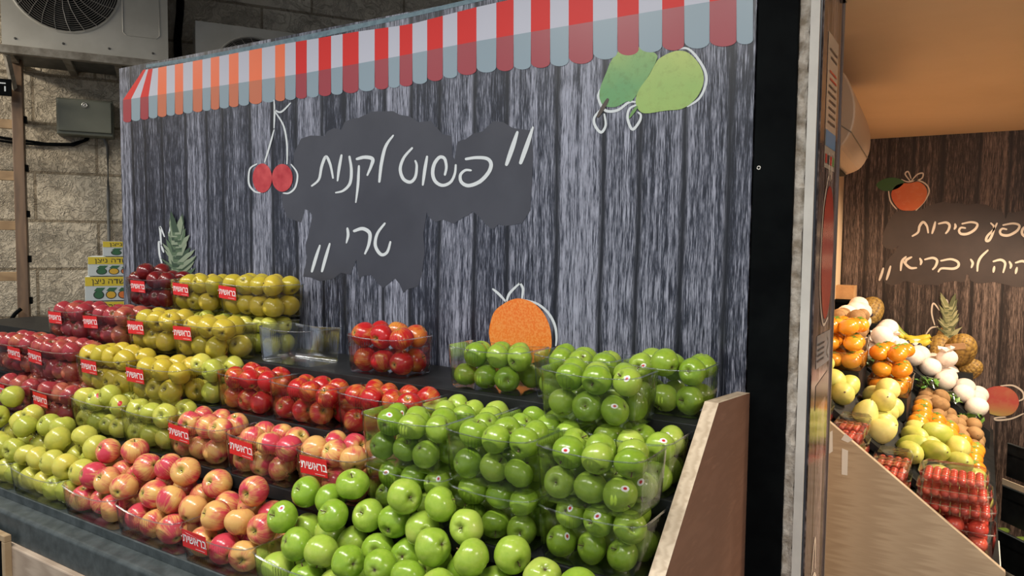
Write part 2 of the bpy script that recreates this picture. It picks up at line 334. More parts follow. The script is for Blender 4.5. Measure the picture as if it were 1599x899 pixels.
# slate patch and hand lettering
OB, SB = (360, 130), 500/1362
f = Flat(bn(0.001), OB, SB)
f.poly([(300, 235), (340, 222), (400, 224), (410, 205), (440, 190), (470, 198), (485, 165), (515, 150), (545, 147), (600, 120), (690, 118), (720, 134), (760, 140), (800, 165), (850, 160), (880, 190), (900, 215), (940, 225), (942, 300), (952, 325), (965, 250), (985, 240), (1000, 238), (1030, 215), (1070, 205), (1120, 160), (1160, 165), (1200, 190), (1278, 200), (1287, 300), (1282, 420), (1275, 540), (1240, 595), (1200, 602), (1170, 607), (1140, 600), (1115, 622), (1085, 600), (1050, 560), (1030, 545), (1010, 562), (990, 570), (950, 597), (905, 580), (870, 590), (850, 575), (835, 550), (820, 640), (826, 720), (815, 800), (800, 862), (775, 870), (750, 876), (735, 892), (720, 855), (700, 830), (650, 870), (625, 850), (600, 815), (560, 820), (545, 838), (535, 750), (510, 815), (470, 805), (440, 830), (380, 842), (340, 825), (308, 822), (325, 740), (318, 690), (332, 640), (348, 560), (330, 540), (315, 535), (300, 592), (265, 580), (240, 570), (222, 520), (218, 470), (270, 440), (268, 300)])
mchild(f.build('slate_patch', SLATE))
STK = [([(1220, 208), (1200, 270), (1174, 345)], 17, 22), ([(1286, 188), (1262, 260), (1234, 338)], 14, 23),
    ([(1002, 322), (1045, 316), (1090, 320), (1108, 342), (1098, 378), (1060, 418), (1012, 435), (982, 420), (978, 390), (998, 370), (1022, 370)], 18, 14),
    ([(912, 388), (918, 355), (910, 320), (888, 315), (866, 345), (860, 385), (872, 418), (902, 434), (936, 420), (954, 385), (958, 348)], 16, 14),
    ([(836, 312), (826, 370), (818, 432)], 15, 13), ([(772, 276), (738, 315), (722, 362), (734, 405), (764, 420), (786, 398), (792, 352), (786, 330)], 15, 13),
    ([(692, 222), (660, 268), (642, 340), (633, 418)], 12, 16), ([(538, 322), (572, 314), (604, 322), (598, 352), (582, 390)], 18, 13), ([(546, 352), (542, 430), (533, 506)], 14, 9),
    ([(506, 312), (514, 370), (508, 425), (480, 456), (448, 465)], 15, 10), ([(472, 306), (462, 360), (455, 414)], 14, 11), ([(346, 436), (376, 408), (388, 352), (406, 312), (424, 345), (436, 402)], 12, 13),
    ([(497, 617), (500, 645), (493, 678)], 14, 10), ([(526, 628), (562, 618), (592, 638), (588, 685), (572, 724)], 18, 13), ([(656, 596), (624, 640), (616, 690), (640, 728), (666, 718), (680, 675)], 14, 14),
    ([(380, 690), (362, 745), (346, 800)], 12, 15), ([(422, 682), (405, 740), (389, 799)], 12, 15)]
for nm, ix in (('quote_mark', [0]), ('quote_mark', [1]), ('lettering_word', [2, 3, 4, 5]), ('lettering_word', range(6, 12)), ('lettering_word', [12, 13, 14]), ('quote_mark', [15]), ('quote_mark', [16])):
    f = Flat(bn(0.002), OB, SB)
    for q in ix: f.stroke(*STK[q])
    mchild(f.build(nm, CHALK))
# cherries
f = Flat(bn(0.0022), OB, SB); f.ell((135, 403), 41, 62); f.ell((220, 402), 44, 59)
mchild(f.build('cherry_print', print_mat('cherry_print', (0.36, 0.02, 0.03), (0.55, 0.075, 0.08), 14)))
f = Flat(bn(0.002), OB, SB)
for pts in ([(112, 343), (82, 365), (78, 425), (100, 458), (126, 466)], [(258, 345), (284, 385), (276, 440), (250, 466), (225, 467)], [(185, 72), (187, 120), (185, 190)], [(186, 112), (215, 122), (255, 84)], [(190, 122), (225, 180), (240, 260), (240, 342)], [(185, 198), (165, 270), (145, 335)]):
    f.stroke(pts, 8)
mchild(f.build('cherry_outline', CHALK))
# pears
OP, SP = (740, 0), 460/1599
f = Flat(bn(0.0014), OP, SP)
f.poly([(790, 275), (745, 330), (720, 390), (685, 480), (685, 540), (710, 575), (770, 580), (830, 550), (860, 545), (930, 440), (990, 330), (985, 290), (900, 255), (850, 270)], 4)
mchild(f.build('pear_print', dapple('green_pear_print', (0.12, 0.30, 0.12), (0.36, 0.46, 0.11), (0.10, 0.18, 0.05), 2, 1.98, 2.17)))
f = Flat(bn(0.0018), OP, SP)
f.poly([(1010, 315), (1080, 280), (1150, 280), (1210, 330), (1245, 400), (1240, 470), (1200, 540), (1130, 590), (1040, 600), (930, 615), (890, 590), (878, 540), (900, 480), (950, 410), (985, 345)], 4)
mchild(f.build('pear_print', dapple('yellow_pear_print', (0.27, 0.42, 0.12), (0.46, 0.52, 0.14), (0.22, 0.28, 0.08), 2, 1.97, 2.12)))
f = Flat(bn(0.0021), OP, SP); f.stroke([(726, 540), (700, 585), (672, 632)], 24, 20); mchild(f.build('pear_stem_print', mat('brown_stem_print', (0.06, 0.045, 0.035), 0.4)))
f = Flat(bn(0.0021), OP, SP); f.stroke([(885, 580), (862, 610), (845, 638)], 20, 12); mchild(f.build('pear_stem_print', mat('green_stem_print', (0.12, 0.26, 0.07), 0.4)))
PEARO = ([(1110, 265), (1160, 264), (1210, 310), (1256, 390), (1258, 460), (1222, 535), (1160, 577)], [(690, 480), (674, 520), (690, 570), (720, 602), (780, 598), (840, 556), (875, 553)], [(692, 590), (655, 635), (657, 680), (690, 718), (715, 680), (708, 620)], [(880, 570), (845, 590), (834, 640), (860, 702), (898, 660), (906, 625), (892, 610)])
for ix in ((0,), (3,), (1,), (2,)):
    f = Flat(bn(0.0012), OP, SP)
    for q in ix: f.stroke(PEARO[q], 15)
    mchild(f.build('pear_outline', CHALK))
# orange
OO, SO = (740, 420), 160/1027
f = Flat(bn(0.0018), OO, SO); f.poly([(155, 680), (165, 540), (210, 420), (310, 340), (400, 300), (480, 297), (590, 335), (690, 430), (755, 560), (778, 690), (770, 800), (700, 900), (460, 960), (230, 890)], 4)
om = mat('orange_peel_print', rough=0.35); g = NG(om); tc = g.n('ShaderNodeTexCoord').outputs['Object']
g.set('Base Color', g.mix(g.ramp(g.noise(tc, 170, 2), [(0.4, (0, 0, 0)), (0.6, (0.5, 0.5, 0.5))]), g.mix(g.noise(tc, 5, 2), (0.74, 0.12, 0.012), (0.80, 0.26, 0.03)), (0.84, 0.38, 0.10)))
mchild(f.build('orange_print', om))
f = Flat(bn(0.0014), OO, SO)
for pts in ([(190, 200), (250, 250), (322, 328)], [(326, 328), (360, 240), (463, 138)], [(463, 138), (492, 200), (482, 295)], [(520, 310), (640, 350), (745, 440), (810, 560), (828, 680), (822, 765)]): f.stroke(pts, 26)
mchild(f.build('orange_outline', CHALK))
# pineapple crown
def crown_print(f, cx, cy, s, n=46, seed=3):
    rr = random.Random(seed)
    for i in range(n):
        t = i/n; y = cy+s*(0.95-1.75*t)+rr.uniform(-.05, .05)*s; side = -1 if i % 2 else 1; a = rr.uniform(0.1, 1.0)*(1.05-0.5*t)
        L = s*(0.62+0.2*rr.random()); x0 = cx+side*0.10*s*rr.random()
        x1 = x0+side*L*a*0.85; y1 = y-L*(1.05-0.55*a)
        w = 0.21*s; xm, ym = (x0*0.45+x1*0.55)+side*0.02*s, (y*0.35+y1*0.65)
        b0 = len(f.mb.v); f.poly([(x0-w*0.5, y), (xm-w*0.42, ym), (x1, y1), (xm+w*0.42, ym+w*0.2), (x0+w*0.5, y)], 0, i % 3)
        f.mb.v[b0:] = [(v[0], v[1]-i*0.00012, v[2]) for v in f.mb.v[b0:]]
CROWN = [mat('crown_dark_print', (0.035, 0.065, 0.04), 0.4), mat('crown_mid_print', (0.085, 0.135, 0.08), 0.4), mat('crown_pale_print', (0.22, 0.27, 0.19), 0.4)]
OC, SCR = (220, 330), 120/981
f = Flat(bn(0.002), OC, SCR); crown_print(f, 470, 560, 380)
mchild(f.build('pineapple_crown_print', CROWN))
f = Flat(bn(0.0016), OC, SCR); f.ell((440, 980), 180, 260); mchild(f.build('pineapple_body_print', print_mat('pineapple_print', (0.20, 0.11, 0.02), (0.40, 0.26, 0.05), 40)))
f = Flat(bn(0.0014), OC, SCR)
for pts in ([(300, 320), (245, 195), (250, 290), (260, 420)], [(260, 440), (290, 520)], [(280, 700), (240, 560), (228, 400), (240, 390)], [(355, 310), (402, 108), (424, 300)], [(215, 770), (275, 745), (285, 800)]): f.stroke(pts, 26)
mchild(f.build('pineapple_outline', CHALK))

# steel post beside the board
post = empty('steel_post', (-0.44, 1.95, 0), 'tall matt black steel post between the mural board and the shop door', 'post')
mb = MB(); mb.box((-0.049, -0.05, 0), (0.049, 0.05, 3.35)); mb.build('column', STEEL, post, bevel=0.003)
q = onY(1182.5, 262, 1.9)
mb = MB(); mb.tube([Vector((q.x+0.44+0.004+0.004*math.cos(t), -0.0515, q.z+0.004*math.sin(t))) for t in np.linspace(0, 2*math.pi, 14, False)], 0.0012, 6, closed=True); mb.build('bolt_ring', WHITE, post)

# ================================================================== DISPLAY STAND
T = {1: (1.105, H-0.823), 2: (1.295, H-0.657), 3: (1.437, H-0.530), 4: (1.584, H-0.402)}     # front lip (Y), shelf height
DXL, DXR = -4.1, -0.512
stand = empty('display_stand', ((DXL+DXR)/2, 1.5, 0), 'long stepped apple display with black shelves and a plywood end panel', 'display stand')
def schild(o): o.parent = stand; o.matrix_parent_inverse = Matrix.Translation(-stand.location); return o
ends = {1: 1.295, 2: 1.437, 3: 1.584, 4: 1.898}
for k, (y, z) in T.items():
    mb = MB(); mb.box((DXL, y, z-0.012), (DXR, ends[k], z))
    mb.box((DXL, y-0.006, z-0.03), (DXR, y, z+(0.006 if k > 1 else 0.012)))
    if k > 1: mb.box((DXL, y, T[k-1][1]-0.012), (DXR, y+0.008, z-0.012))
    schild(mb.build('shelf', BLACK if k > 1 else RUBBER, bevel=0.002))
y1, z1 = T[1]
mb = MB(); mb.prism([(DXL, y1-0.006, z1-0.012), (DXL, y1-0.05, z1-0.018), (DXL, y1-0.058, z1-0.026), (DXL, y1-0.058, z1-0.105), (DXL, y1-0.03, z1-0.105), (DXL, y1-0.006, z1-0.04)], (DXR-DXL, 0, 0)); schild(mb.build('front_lip', RUBBER, bevel=0.003))
mb = MB()
for a, b in ((DXL, -2.62), (-2.615, DXR)): mb.box((a, y1-0.075, 0), (b, y1-0.05, z1-0.105))
schild(mb.build('fascia', PALEOAK, bevel=0.004))
mb = MB(); mb.prism([(-0.512, 1.9, 0), (-0.512, 1.9, H-0.374), (-0.512, 1.632, H-0.352), (-0.512, 1.02, H-0.892), (-0.512, 1.02, 0)], (0.032, 0, 0), 1)
o = mb.build('end_panel', [PLY, PLYEDGE]); o.data.polygons[1].material_index = 0; o.data.polygons[0].material_index = 0; schild(o)
# framed price board on the fascia, cut by the frame's edge
q = onY(15, 835, y1-0.08); q = Vector((q.x, y1-0.075, q.z))
pb = empty('chalk_price_board', (q.x-0.2, q.y, q.z-0.3), 'small blackboard in a pale wooden frame on the front fascia', 'board')
mb = MB(); mb.box((-0.19, -0.008, 0.01), (0.19, 0, 0.29)); mb.build('slate', STEEL, pb)
mb = MB()
for lo, hi in (((-0.2, -0.02, 0), (0.2, 0, 0.02)), ((-0.2, -0.02, 0.28), (0.2, 0, 0.30)), ((-0.2, -0.02, 0.02), (-0.18, 0, 0.28)), ((0.18, -0.02, 0.02), (0.2, 0, 0.28))): mb.box(lo, hi)
mb.build('frame', wood('frame_pine', (0.36, 0.24, 0.13), (0.50, 0.36, 0.21), (3, 3, 9)), pb, bevel=0.002)

# ================================================================== PUNNETS
TRAY = {}
def tray_meshes(w, d, h, sag):
    key = (round(w, 3), d, h, sag)
    if key in TRAY: return TRAY[key]
    def outline(hw, hd, r, n=5, seg=22):
        pts = []
        for cx, cy, a0, nseg in ((hw-r, hd-r, 0, 0), (-hw+r, hd-r, 90, 0), (-hw+r, -hd+r, 180, 0), (hw-r, -hd+r, 270, 0)):
            for j in range(n+1):
                a = math.radians(a0+90*j/n); pts.append((cx+r*math.cos(a), cy+r*math.sin(a)))
        out = []
        for i in range(len(pts)):                                   # subdivide the straight sides so that ribs can be moulded in
            a, b = pts[i], pts[(i+1) % len(pts)]; L = math.hypot(b[0]-a[0], b[1]-a[1]); k = max(1, int(L/0.0045))
            out += [(a[0]+(b[0]-a[0])*j/k, a[1]+(b[1]-a[1])*j/k) for j in range(k)]
        return out
    top = outline(w/2, d/2, 0.022); n = len(top); tp = 0.93
    mb = MB(); rings = []
    def zsag(x, y): return -sag*max(0, 1-(2*x/w)**2) if abs(y) > d*0.42 else 0
    for t in (0, 0.04, 0.12, 0.5, 0.88, 1.0):
        s = 1-(1-tp)*(1-t); ring = []
        if t == 0: s -= 0.02
        for i, (x, y) in enumerate(top):
            rib = 0.0016*(1 if i % 2 else -1)*(2.2 if t > 0.8 and abs(y) > d*0.45 and abs(x) < w*0.24 else 1) if 0.1 < t < 0.9 else 0
            L = math.hypot(x, y); ring.append((x*s+rib*x/L, y*s*(0.985 if t < .5 else 1)+rib*y/L, 0.001+t*(h-0.001+zsag(x, y))))
        rings.append(ring)
    vs = [p for R in rings for p in R]
    fs = [(k*n+i, k*n+(i+1) % n, (k+1)*n+(i+1) % n, (k+1)*n+i) for k in range(5) for i in range(n)]+[tuple(range(n-1, -1, -1))]
    mb.add(vs, fs); shell = mb.mesh('punnet_shell'); shell.materials.append(PET)
    for p in shell.polygons[:-1]: p.use_smooth = True
    mr = MB(); st = [top[i] for i in range(0, n, 3)]
    mr.tube([(x*1.01, y*1.015, h+zsag(x, y)) for x, y in st], 0.0009, 5, closed=True)
    k = len(st); inner = [(x*1.005, y*1.008, h+zsag(x, y)) for x, y in st]; outer = [(x*(1+0.008/w), y*(1+0.008/d), h-0.002+zsag(x, y)) for x, y in st]
    mr.add(inner+outer, [(i, (i+1) % k, k+(i+1) % k, k+i) for i in range(k)])
    rim = mr.mesh('punnet_rim'); rim.materials.append(PETRIM)
    for p in rim.polygons: p.use_smooth = True
    TRAY[key] = (shell, rim); return TRAY[key]
def text_mesh(body, size, name, bold=0.0):
    c = bpy.data.curves.new(name, 'FONT'); c.body = body; c.size = size; c.align_x = 'CENTER'; c.align_y = 'CENTER'; c.offset = bold; c.resolution_u = 3
    o = bpy.data.objects.new(name, c); COL.objects.link(o); dg = bpy.context.evaluated_depsgraph_get(); dg.update()
    me = bpy.data.meshes.new_from_object(o.evaluated_get(dg)); bpy.data.objects.remove(o); me.name = name; return me
LW, LH = 0.098, 0.047
mb = MB(); mb.box((-LW/2, -0.0008, -LH/2), (LW/2, 0, LH/2)); LABEL_ME = mb.mesh('brand_label'); LABEL_ME.materials.append(RED_LABEL)
TXT_ME = text_mesh('תישארב', 0.0205, 'label_lettering', 0.0003); TXT_ME.transform(Matrix.Translation((0.002, -0.0014, 0.001)) @ Matrix.Rotation(math.radians(90), 4, 'X') @ Matrix.Diagonal((1.42, 1.5, 1, 1)))
bmx = bmesh.new(); bmx.from_mesh(TXT_ME)
xm = min(v.co.x for v in bmx.verts)
for a, b, c_, d_ in ((xm-0.0065, xm-0.003, 0.002, 0.0055), (0.005, 0.042, -0.0185, -0.0175)):
    vv = [bmx.verts.new((x, -0.0014, z)) for x, z in ((a, c_), (b, c_), (b, d_), (a, d_))]; bmx.faces.new(vv)
bmx.to_mesh(TXT_ME); bmx.free(); TXT_ME.materials.clear(); TXT_ME.materials.append(LABEL_INK)

# ------------------------------------------------------------------ apples
def apple_mesh(name, R, squat=0.88, taper=0.06, seed=0, lobes=0.02):
    nt, nl = 22, 26; vs = []; fs = []; rr = random.Random(seed); ph = rr.random()*6
    for i in range(1, nt):
        t = math.pi*i/nt; rho = math.sin(t)*(1+taper*math.cos(t)); z = squat*math.cos(t)
        if z > 0: z -= 0.30*math.exp(-(rho/0.24)**2)
        else: z += 0.17*math.exp(-(rho/0.20)**2)
        for j in range(nl):
            a = 2*math.pi*j/nl; k = 1+lobes*math.cos(5*a+ph)*(1 if z < 0.2 else 0.4)+0.014*math.cos(2*a+ph*2)
            vs.append((rho*k*math.cos(a)*R, rho*k*math.sin(a)*R, (z+0.02*lobes/0.02*math.cos(5*a+ph)*math.exp(-((rho-0.35)/0.2)**2))*R))
    top = len(vs); vs.append((0, 0, (squat-0.36)*R)); bot = len(vs); vs.append((0, 0, (-squat+0.20)*R))
    for i in range(nt-2):
        for j in range(nl): a, b = i*nl, (i+1)*nl; fs.append((a+j, b+j, b+(j+1) % nl, a+(j+1) % nl))
    for j in range(nl): fs.append((top, j, (j+1) % nl)); b = (nt-2)*nl; fs.append((bot, b+(j+1) % nl, b+j))
    me = bpy.data.meshes.new(name); me.from_pydata(vs, [], fs); me.update()
    for p in me.polygons: p.use_smooth = True
    return me
def apple_mat(name, R, ground, ground2, blush, b_lo, b_hi, streak=0.3, speck=(0.6, 0.6, 0.3), cavity=(0.25, 0.3, 0.05), rough=0.24):
    m = mat(name, rough=rough, coat=0.15); g = NG(m); tc = g.n('ShaderNodeTexCoord').outputs['Object']
    p = g.n('ShaderNodeVectorMath', {0: tc, 'Scale': 1/R}, operation='SCALE').outputs[0]; s = g.n('ShaderNodeSeparateXYZ', {0: p}); X, Y, Z = s.outputs
    rnd = g.n('ShaderNodeObjectInfo').outputs['Random']; w = g.math('MULTIPLY', rnd, 60.0)
    flat = g.n('ShaderNodeVectorMath', {0: g.n('ShaderNodeCombineXYZ', {0: X, 1: Y}).outputs[0]}, operation='NORMALIZE').outputs[0]
    rho = g.math('SQRT', g.math('ADD', g.math('MULTIPLY', X, X), g.math('MULTIPLY', Y, Y)))
    fs_ = g.n('ShaderNodeSeparateXYZ', {0: flat}); sv = g.n('ShaderNodeCombineXYZ', {0: fs_.outputs[0], 1: fs_.outputs[1], 2: g.math('MULTIPLY', Z, 0.10)}).outputs[0]
    st = g.noise(sv, 11, 3, 0.7, w); big = g.noise(p, 0.85, 2, 0.5, w); sm = g.noise(p, 2.6, 3, 0.6, w)
    base = g.mix(g.ramp(g.math('ADD', g.math('MULTIPLY', sm, 0.6), g.math('MULTIPLY', rnd, 0.4)), [(0.3, (0, 0, 0)), (0.7, (1, 1, 1))]), ground, ground2)
    f = g.math('ADD', g.math('ADD', big, g.math('MULTIPLY', g.math('SUBTRACT', st, 0.5), streak)), g.math('MULTIPLY', g.math('SUBTRACT', rnd, 0.5), 0.22))
    col = g.mix(g.ramp(f, [(b_lo, (0, 0, 0)), (b_hi, (1, 1, 1))]), base, blush)
    vd = g.n('ShaderNodeTexVoronoi', {'Vector': p, 'Scale': 9.0}).outputs['Distance']
    col = g.mix(g.math('MULTIPLY', g.ramp(vd, [(0.05, (1, 1, 1)), (0.12, (0, 0, 0))]), 0.35), col, speck)
    col = g.mix(g.ramp(g.math('ADD', rho, g.math('MULTIPLY', st, 0.18)), [(0.20, (1, 1, 1)), (0.46, (0, 0, 0))]), col, cavity)
    low = g.math('LESS_THAN', Z, 0.0)
    col = g.mix(g.math('MULTIPLY', low, g.ramp(rho, [(0.04, (1, 1, 1)), (0.14, (0, 0, 0))])), col, (0.07, 0.045, 0.025))
    g.set('Base Color', col); g.set('Subsurface Weight', 0.0); return m
KIND = {
 'green':  dict(R=0.0350, mat=apple_mat('granny_skin', 0.0350, (0.20, 0.335, 0.024), (0.33, 0.46, 0.055), (0.42, 0.50, 0.09), 0.62, 0.92, 0.2, (0.45, 0.55, 0.2), (0.22, 0.30, 0.05)), squat=0.90, taper=0.05),
 'bright': dict(R=0.0400, mat=apple_mat('granny_bright_skin', 0.0400, (0.24, 0.40, 0.03), (0.40, 0.54, 0.07), (0.52, 0.56, 0.13), 0.55, 0.9, 0.2, (0.5, 0.58, 0.25), (0.26, 0.34, 0.06)), squat=0.90, taper=0.06),
 'yellow': dict(R=0.0388, mat=apple_mat('golden_skin', 0.0388, (0.47, 0.38, 0.03), (0.60, 0.44, 0.045), (0.60, 0.34, 0.05), 0.66, 0.95, 0.15, (0.35, 0.27, 0.06), (0.28, 0.23, 0.04)), squat=0.93, taper=0.12),
 'lime':   dict(R=0.0420, mat=apple_mat('lime_skin', 0.0420, (0.42, 0.45, 0.06), (0.62, 0.57, 0.10), (0.68, 0.54, 0.08), 0.6, 0.9, 0.15, (0.4, 0.38, 0.1), (0.30, 0.33, 0.06)), squat=0.92, taper=0.10),
 'pink':   dict(R=0.0375, mat=apple_mat('pink_skin', 0.0375, (0.74, 0.40, 0.13), (0.78, 0.52, 0.16), (0.60, 0.055, 0.085), 0.40, 0.60, 0.5, (0.72, 0.42, 0.2), (0.42, 0.36, 0.07)), squat=0.92, taper=0.08),
 'red':    dict(R=0.0350, mat=apple_mat('red_skin', 0.0350, (0.62, 0.20, 0.035), (0.66, 0.33, 0.06), (0.47, 0.016, 0.018), 0.28, 0.52, 0.6, (0.6, 0.3, 0.12), (0.42, 0.26, 0.05)), squat=0.92, taper=0.09),
 'crimson': dict(R=0.0385, mat=apple_mat('crimson_skin', 0.0385, (0.46, 0.15, 0.07), (0.42, 0.09, 0.06), (0.32, 0.032, 0.042), 0.28, 0.55, 0.5, (0.45, 0.2, 0.12), (0.25, 0.12, 0.04)), squat=0.93, taper=0.10),
 'dark':   dict(R=0.0370, mat=apple_mat('dark_red_skin', 0.0370, (0.20, 0.012, 0.014), (0.22, 0.02, 0.014), (0.13, 0.006, 0.010), 0.3, 0.6, 0.5, (0.3, 0.1, 0.06), (0.14, 0.05, 0.02)), squat=0.98, taper=0.14),
}
NOUN = {'green': 'green', 'bright': 'bright green', 'yellow': 'yellow', 'lime': 'yellow-green', 'pink': 'pink', 'red': 'red', 'crimson': 'dull red', 'dark': 'dark red'}
ONAME = {'green': 'green_apple', 'bright': 'green_apple', 'yellow': 'yellow_apple', 'lime': 'yellow_apple', 'pink': 'pink_apple', 'red': 'red_apple', 'crimson': 'red_apple', 'dark': 'red_apple'}
STEM = mat('apple_stem', (0.12, 0.075, 0.03), 0.7)
for k, d in KIND.items():
    d['me'] = [apple_mesh(k+'_apple', d['R'], d['squat']*s, d['taper'], i, l) for i, (s, l) in enumerate(((1, .02), (.95, .03), (1.05, .015)))]
    for me in d['me']: me.materials.append(d['mat'])
    d['bvh'] = []
    for me in d['me']: d['bvh'].append(BVHTree.FromPolygons([v.co.copy() for v in me.vertices], [tuple(p.vertices) for p in me.polygons]))
    R = d['R']; mb = MB(); z0 = (d['squat']-0.40)*R; mb.tube([(0, 0, z0), (0.03*R, 0, z0+0.22*R), (0.10*R, 0.02*R, z0+0.42*R)], [0.0013, 0.0012, 0.0018], 6); d['stem'] = mb.mesh('apple_stem'); d['stem'].materials.append(STEM)
    for p in d['stem'].polygons: p.use_smooth = True
STICK_W = mat('sticker_white', (0.82, 0.80, 0.78), 0.35); STICK_R = mat('sticker_red', (0.55, 0.02, 0.03), 0.35)
def sticker(parent, bvh, d, red):
    d = d.normalized(); a = d.orthogonal().normalized(); ang = random.random()*6; a = (Matrix.Rotation(ang, 3, d) @ a); b = d.cross(a)
    vs = []; fs = []; mi = []; n = 14
    def hit(x, y):
        q = (d+a*x+b*y).normalized(); h = bvh.ray_cast(q*0.12, -q)
        return (h[0]+q*0.0005) if h[0] else q*0.036
    vs.append(hit(0, 0))
    for k, s in enumerate((0.45, 1.0)):
        for j in range(n): t = 2*math.pi*j/n; vs.append(hit(0.25*s*math.cos(t), 0.18*s*math.sin(t)))
    for j in range(n): fs.append((0, 1+j, 1+(j+1) % n)); mi.append(1); fs.append((1+j, 1+n+j, 1+n+(j+1) % n, 1+(j+1) % n)); mi.append(1 if red else 0)
    me = bpy.data.meshes.new('fruit_sticker'); me.from_pydata(vs, [], fs); me.polygons.foreach_set('material_index', mi); me.update()
    link('fruit_sticker', me, [STICK_W, STICK_R], parent, True)
CAMV = Vector((0, 0, H))
def rand_rot():
    q = RNG.normal(size=4); q /= np.linalg.norm(q)
    from mathutils import Quaternion
    return Quaternion(q)
def put_apple(kind, p, label, group, stick=0.0, toward=0.2, rel=1.0):
    d = KIND[kind]; i = random.randrange(3)
    o = bpy.data.objects.new(ONAME[kind], d['me'][i]); COL.objects.link(o)
    q = rand_rot()
    if random.random() < toward:                                   # hollow or calyx turned outwards, as many in the photo are
        v = Vector((random.uniform(-.5, .6), -1, random.uniform(-.2, .7))).normalized(); q = v.to_track_quat('Z' if random.random() < .75 else '-Z', 'Y') if False else Vector((0, 0, 1)).rotation_difference(v if random.random() < .7 else -v)
    o.rotation_mode = 'QUATERNION'; o.rotation_quaternion = q; o.location = p
    s = random.uniform(0.94, 1.015)*rel; o.scale = (s, s, s)
    tag(o, label, 'apple', group)
    if (q @ Vector((0, 0, 1))).dot((CAMV-Vector(p)).normalized()) > -0.45: link('stem', d['stem'], STEM, o)
    if random.random() < stick:
        v = (CAMV-Vector(p)).normalized()+Vector((random.uniform(-.5, .5), random.uniform(-.3, .3), random.uniform(0, .7)))
        sticker(o, d['bvh'][i], q.inverted() @ v, kind in ('yellow', 'lime'))
    return o
def settle(pos, r, lo, hi, z0, iters=240, rim=None, taper=0.10, dividers=None, slope=None):
    """let round fruit fall and come to rest in a box"""
    P = np.array(pos, float); n = len(P); rr = r*np.ones(n)
    def walls():
        e = np.clip(P[:, 2]-z0, 0, None)*taper*0.5
        P[:, 0] = np.clip(P[:, 0], lo[0]+rr-e, hi[0]-rr+e); P[:, 1] = np.clip(P[:, 1], lo[1]+rr-e, hi[1]-rr+e); P[:, 2] = np.maximum(P[:, 2], z0+rr)
        if slope is not None:
            P[:, 1] = np.maximum(P[:, 1], lo[1]+rr+np.clip(P[:, 2]-(z0+rim), 0, None)*slope)
        if dividers is not None:
            low = P[:, 2] < z0+rim+r*0.25
            for i in np.where(low)[0]:
                k = np.searchsorted(dividers, P[i, 0])-1; k = min(max(k, 0), len(dividers)-2); P[i, 0] = min(max(P[i, 0], dividers[k]+r+.004), dividers[k+1]-r-.004)
    for it in range(iters):
        if it < iters-60: P[:, 2] -= 0.0016
        for _ in range(3):
            D = P[:, None]-P[None]; L = np.sqrt((D**2).sum(-1))+np.eye(n); ov = np.clip(2*r-L, 0, None)*(1-np.eye(n))
            P += (D/L[..., None]*ov[..., None]*0.42).sum(1)*0.8; walls()
    return P
def ordinal(i, n):
    if n == 1: return 'on its own'
    if i == 0: return 'leftmost'
    if i == n-1: return 'rightmost'
    if n == 3: return 'middle'
    names = ['', 'second', 'third', 'fourth', 'fifth', 'sixth', 'seventh', 'eighth', 'ninth', 'tenth', 'eleventh']
    return names[i]+' from left' if i < n/2 else names[n-1-i]+' from right'
def label_rows(P, r, z0, y0):
    """layer, row and place along the row for each fruit of a pile"""
    lay = np.clip(((P[:, 2]-z0-r)/(1.5*r)+0.35).astype(int), 0, 3); row = np.clip(((P[:, 1]-y0-r)/(1.75*r)+0.4).astype(int), 0, 3)
    out = [None]*len(P); LN = ['bottom', 'top'] if lay.max() <= 1 else ['bottom', 'middle', 'top', 'crowning']; RN = ['front', 'back'] if row.max() <= 1 else ['front', 'second', 'third', 'back']
    for a in set(lay):
        for b in set(row):
            ix = [i for i in range(len(P)) if lay[i] == a and row[i] == b]; ix.sort(key=lambda i: P[i, 0])
            for k, i in enumerate(ix): out[i] = f"{ordinal(k, len(ix))}, {RN[b]} {LN[a]} row"
    return out
def punnet(x0, x1, y0, z, phrase, label_text, kind=None, d=0.149, h=0.118, sag=0.008, brand=None, layers=2, stick=0.0, rel=1.0):
    w = x1-x0-0.006; t = empty('fruit_punnet', ((x0+x1)/2, y0+d/2, z), label_text, 'punnet', 'clear plastic fruit punnets on the apple stand')
    sh, rm = tray_meshes(w, d, h, sag); link('shell', sh, PET, t); link('rim', rm, PETRIM, t)
    if brand is not None:
        lb = link('brand_label', LABEL_ME, RED_LABEL, t); lb['label'] = 'red paper label with white Hebrew lettering'
        lb.location = (brand*w, -d/2-0.0035+0.003, h*0.70); lb.rotation_euler = (math.radians(5), math.radians(random.uniform(-2, 5)), 0)
        lb.location.y = -d/2*(1-(0.10*0.28))-0.004
        link('label_lettering', TXT_ME, LABEL_INK, lb)
    if kind:
        R = KIND[kind]['R']*rel; r = R*0.97; pos = []; iw, idp = w*0.93-0.004, d*0.945-0.003
        nx = max(2, int(iw/(2*r)+0.42)); ny = max(1, int(idp/(2*r)+0.42))
        for L in range(layers):
            for j in range(ny):
                for i in range(nx):
                    pos.append(((i+0.5+(0.22 if (L+j) % 2 else -0.22)+(0.12 if L % 2 else 0)*random.uniform(-1, 1))/nx*iw-iw/2+random.uniform(-.004, .004), (j+0.5)/ny*idp-idp/2+random.uniform(-.004, .004), r+L*1.85*r+random.uniform(0, .006)))
        P = settle(pos, r, (-iw/2, -idp/2), (iw/2, idp/2), 0.0015, 130, h)
        lab = label_rows(P, r, 0, -idp/2); base = Vector(t.location)
        for p, l in zip(P, lab): put_apple(kind, base+Vector(p), f"{NOUN[kind]} apple, {l}, {phrase}", f"apples in {phrase}", stick, rel=rel)
    return t

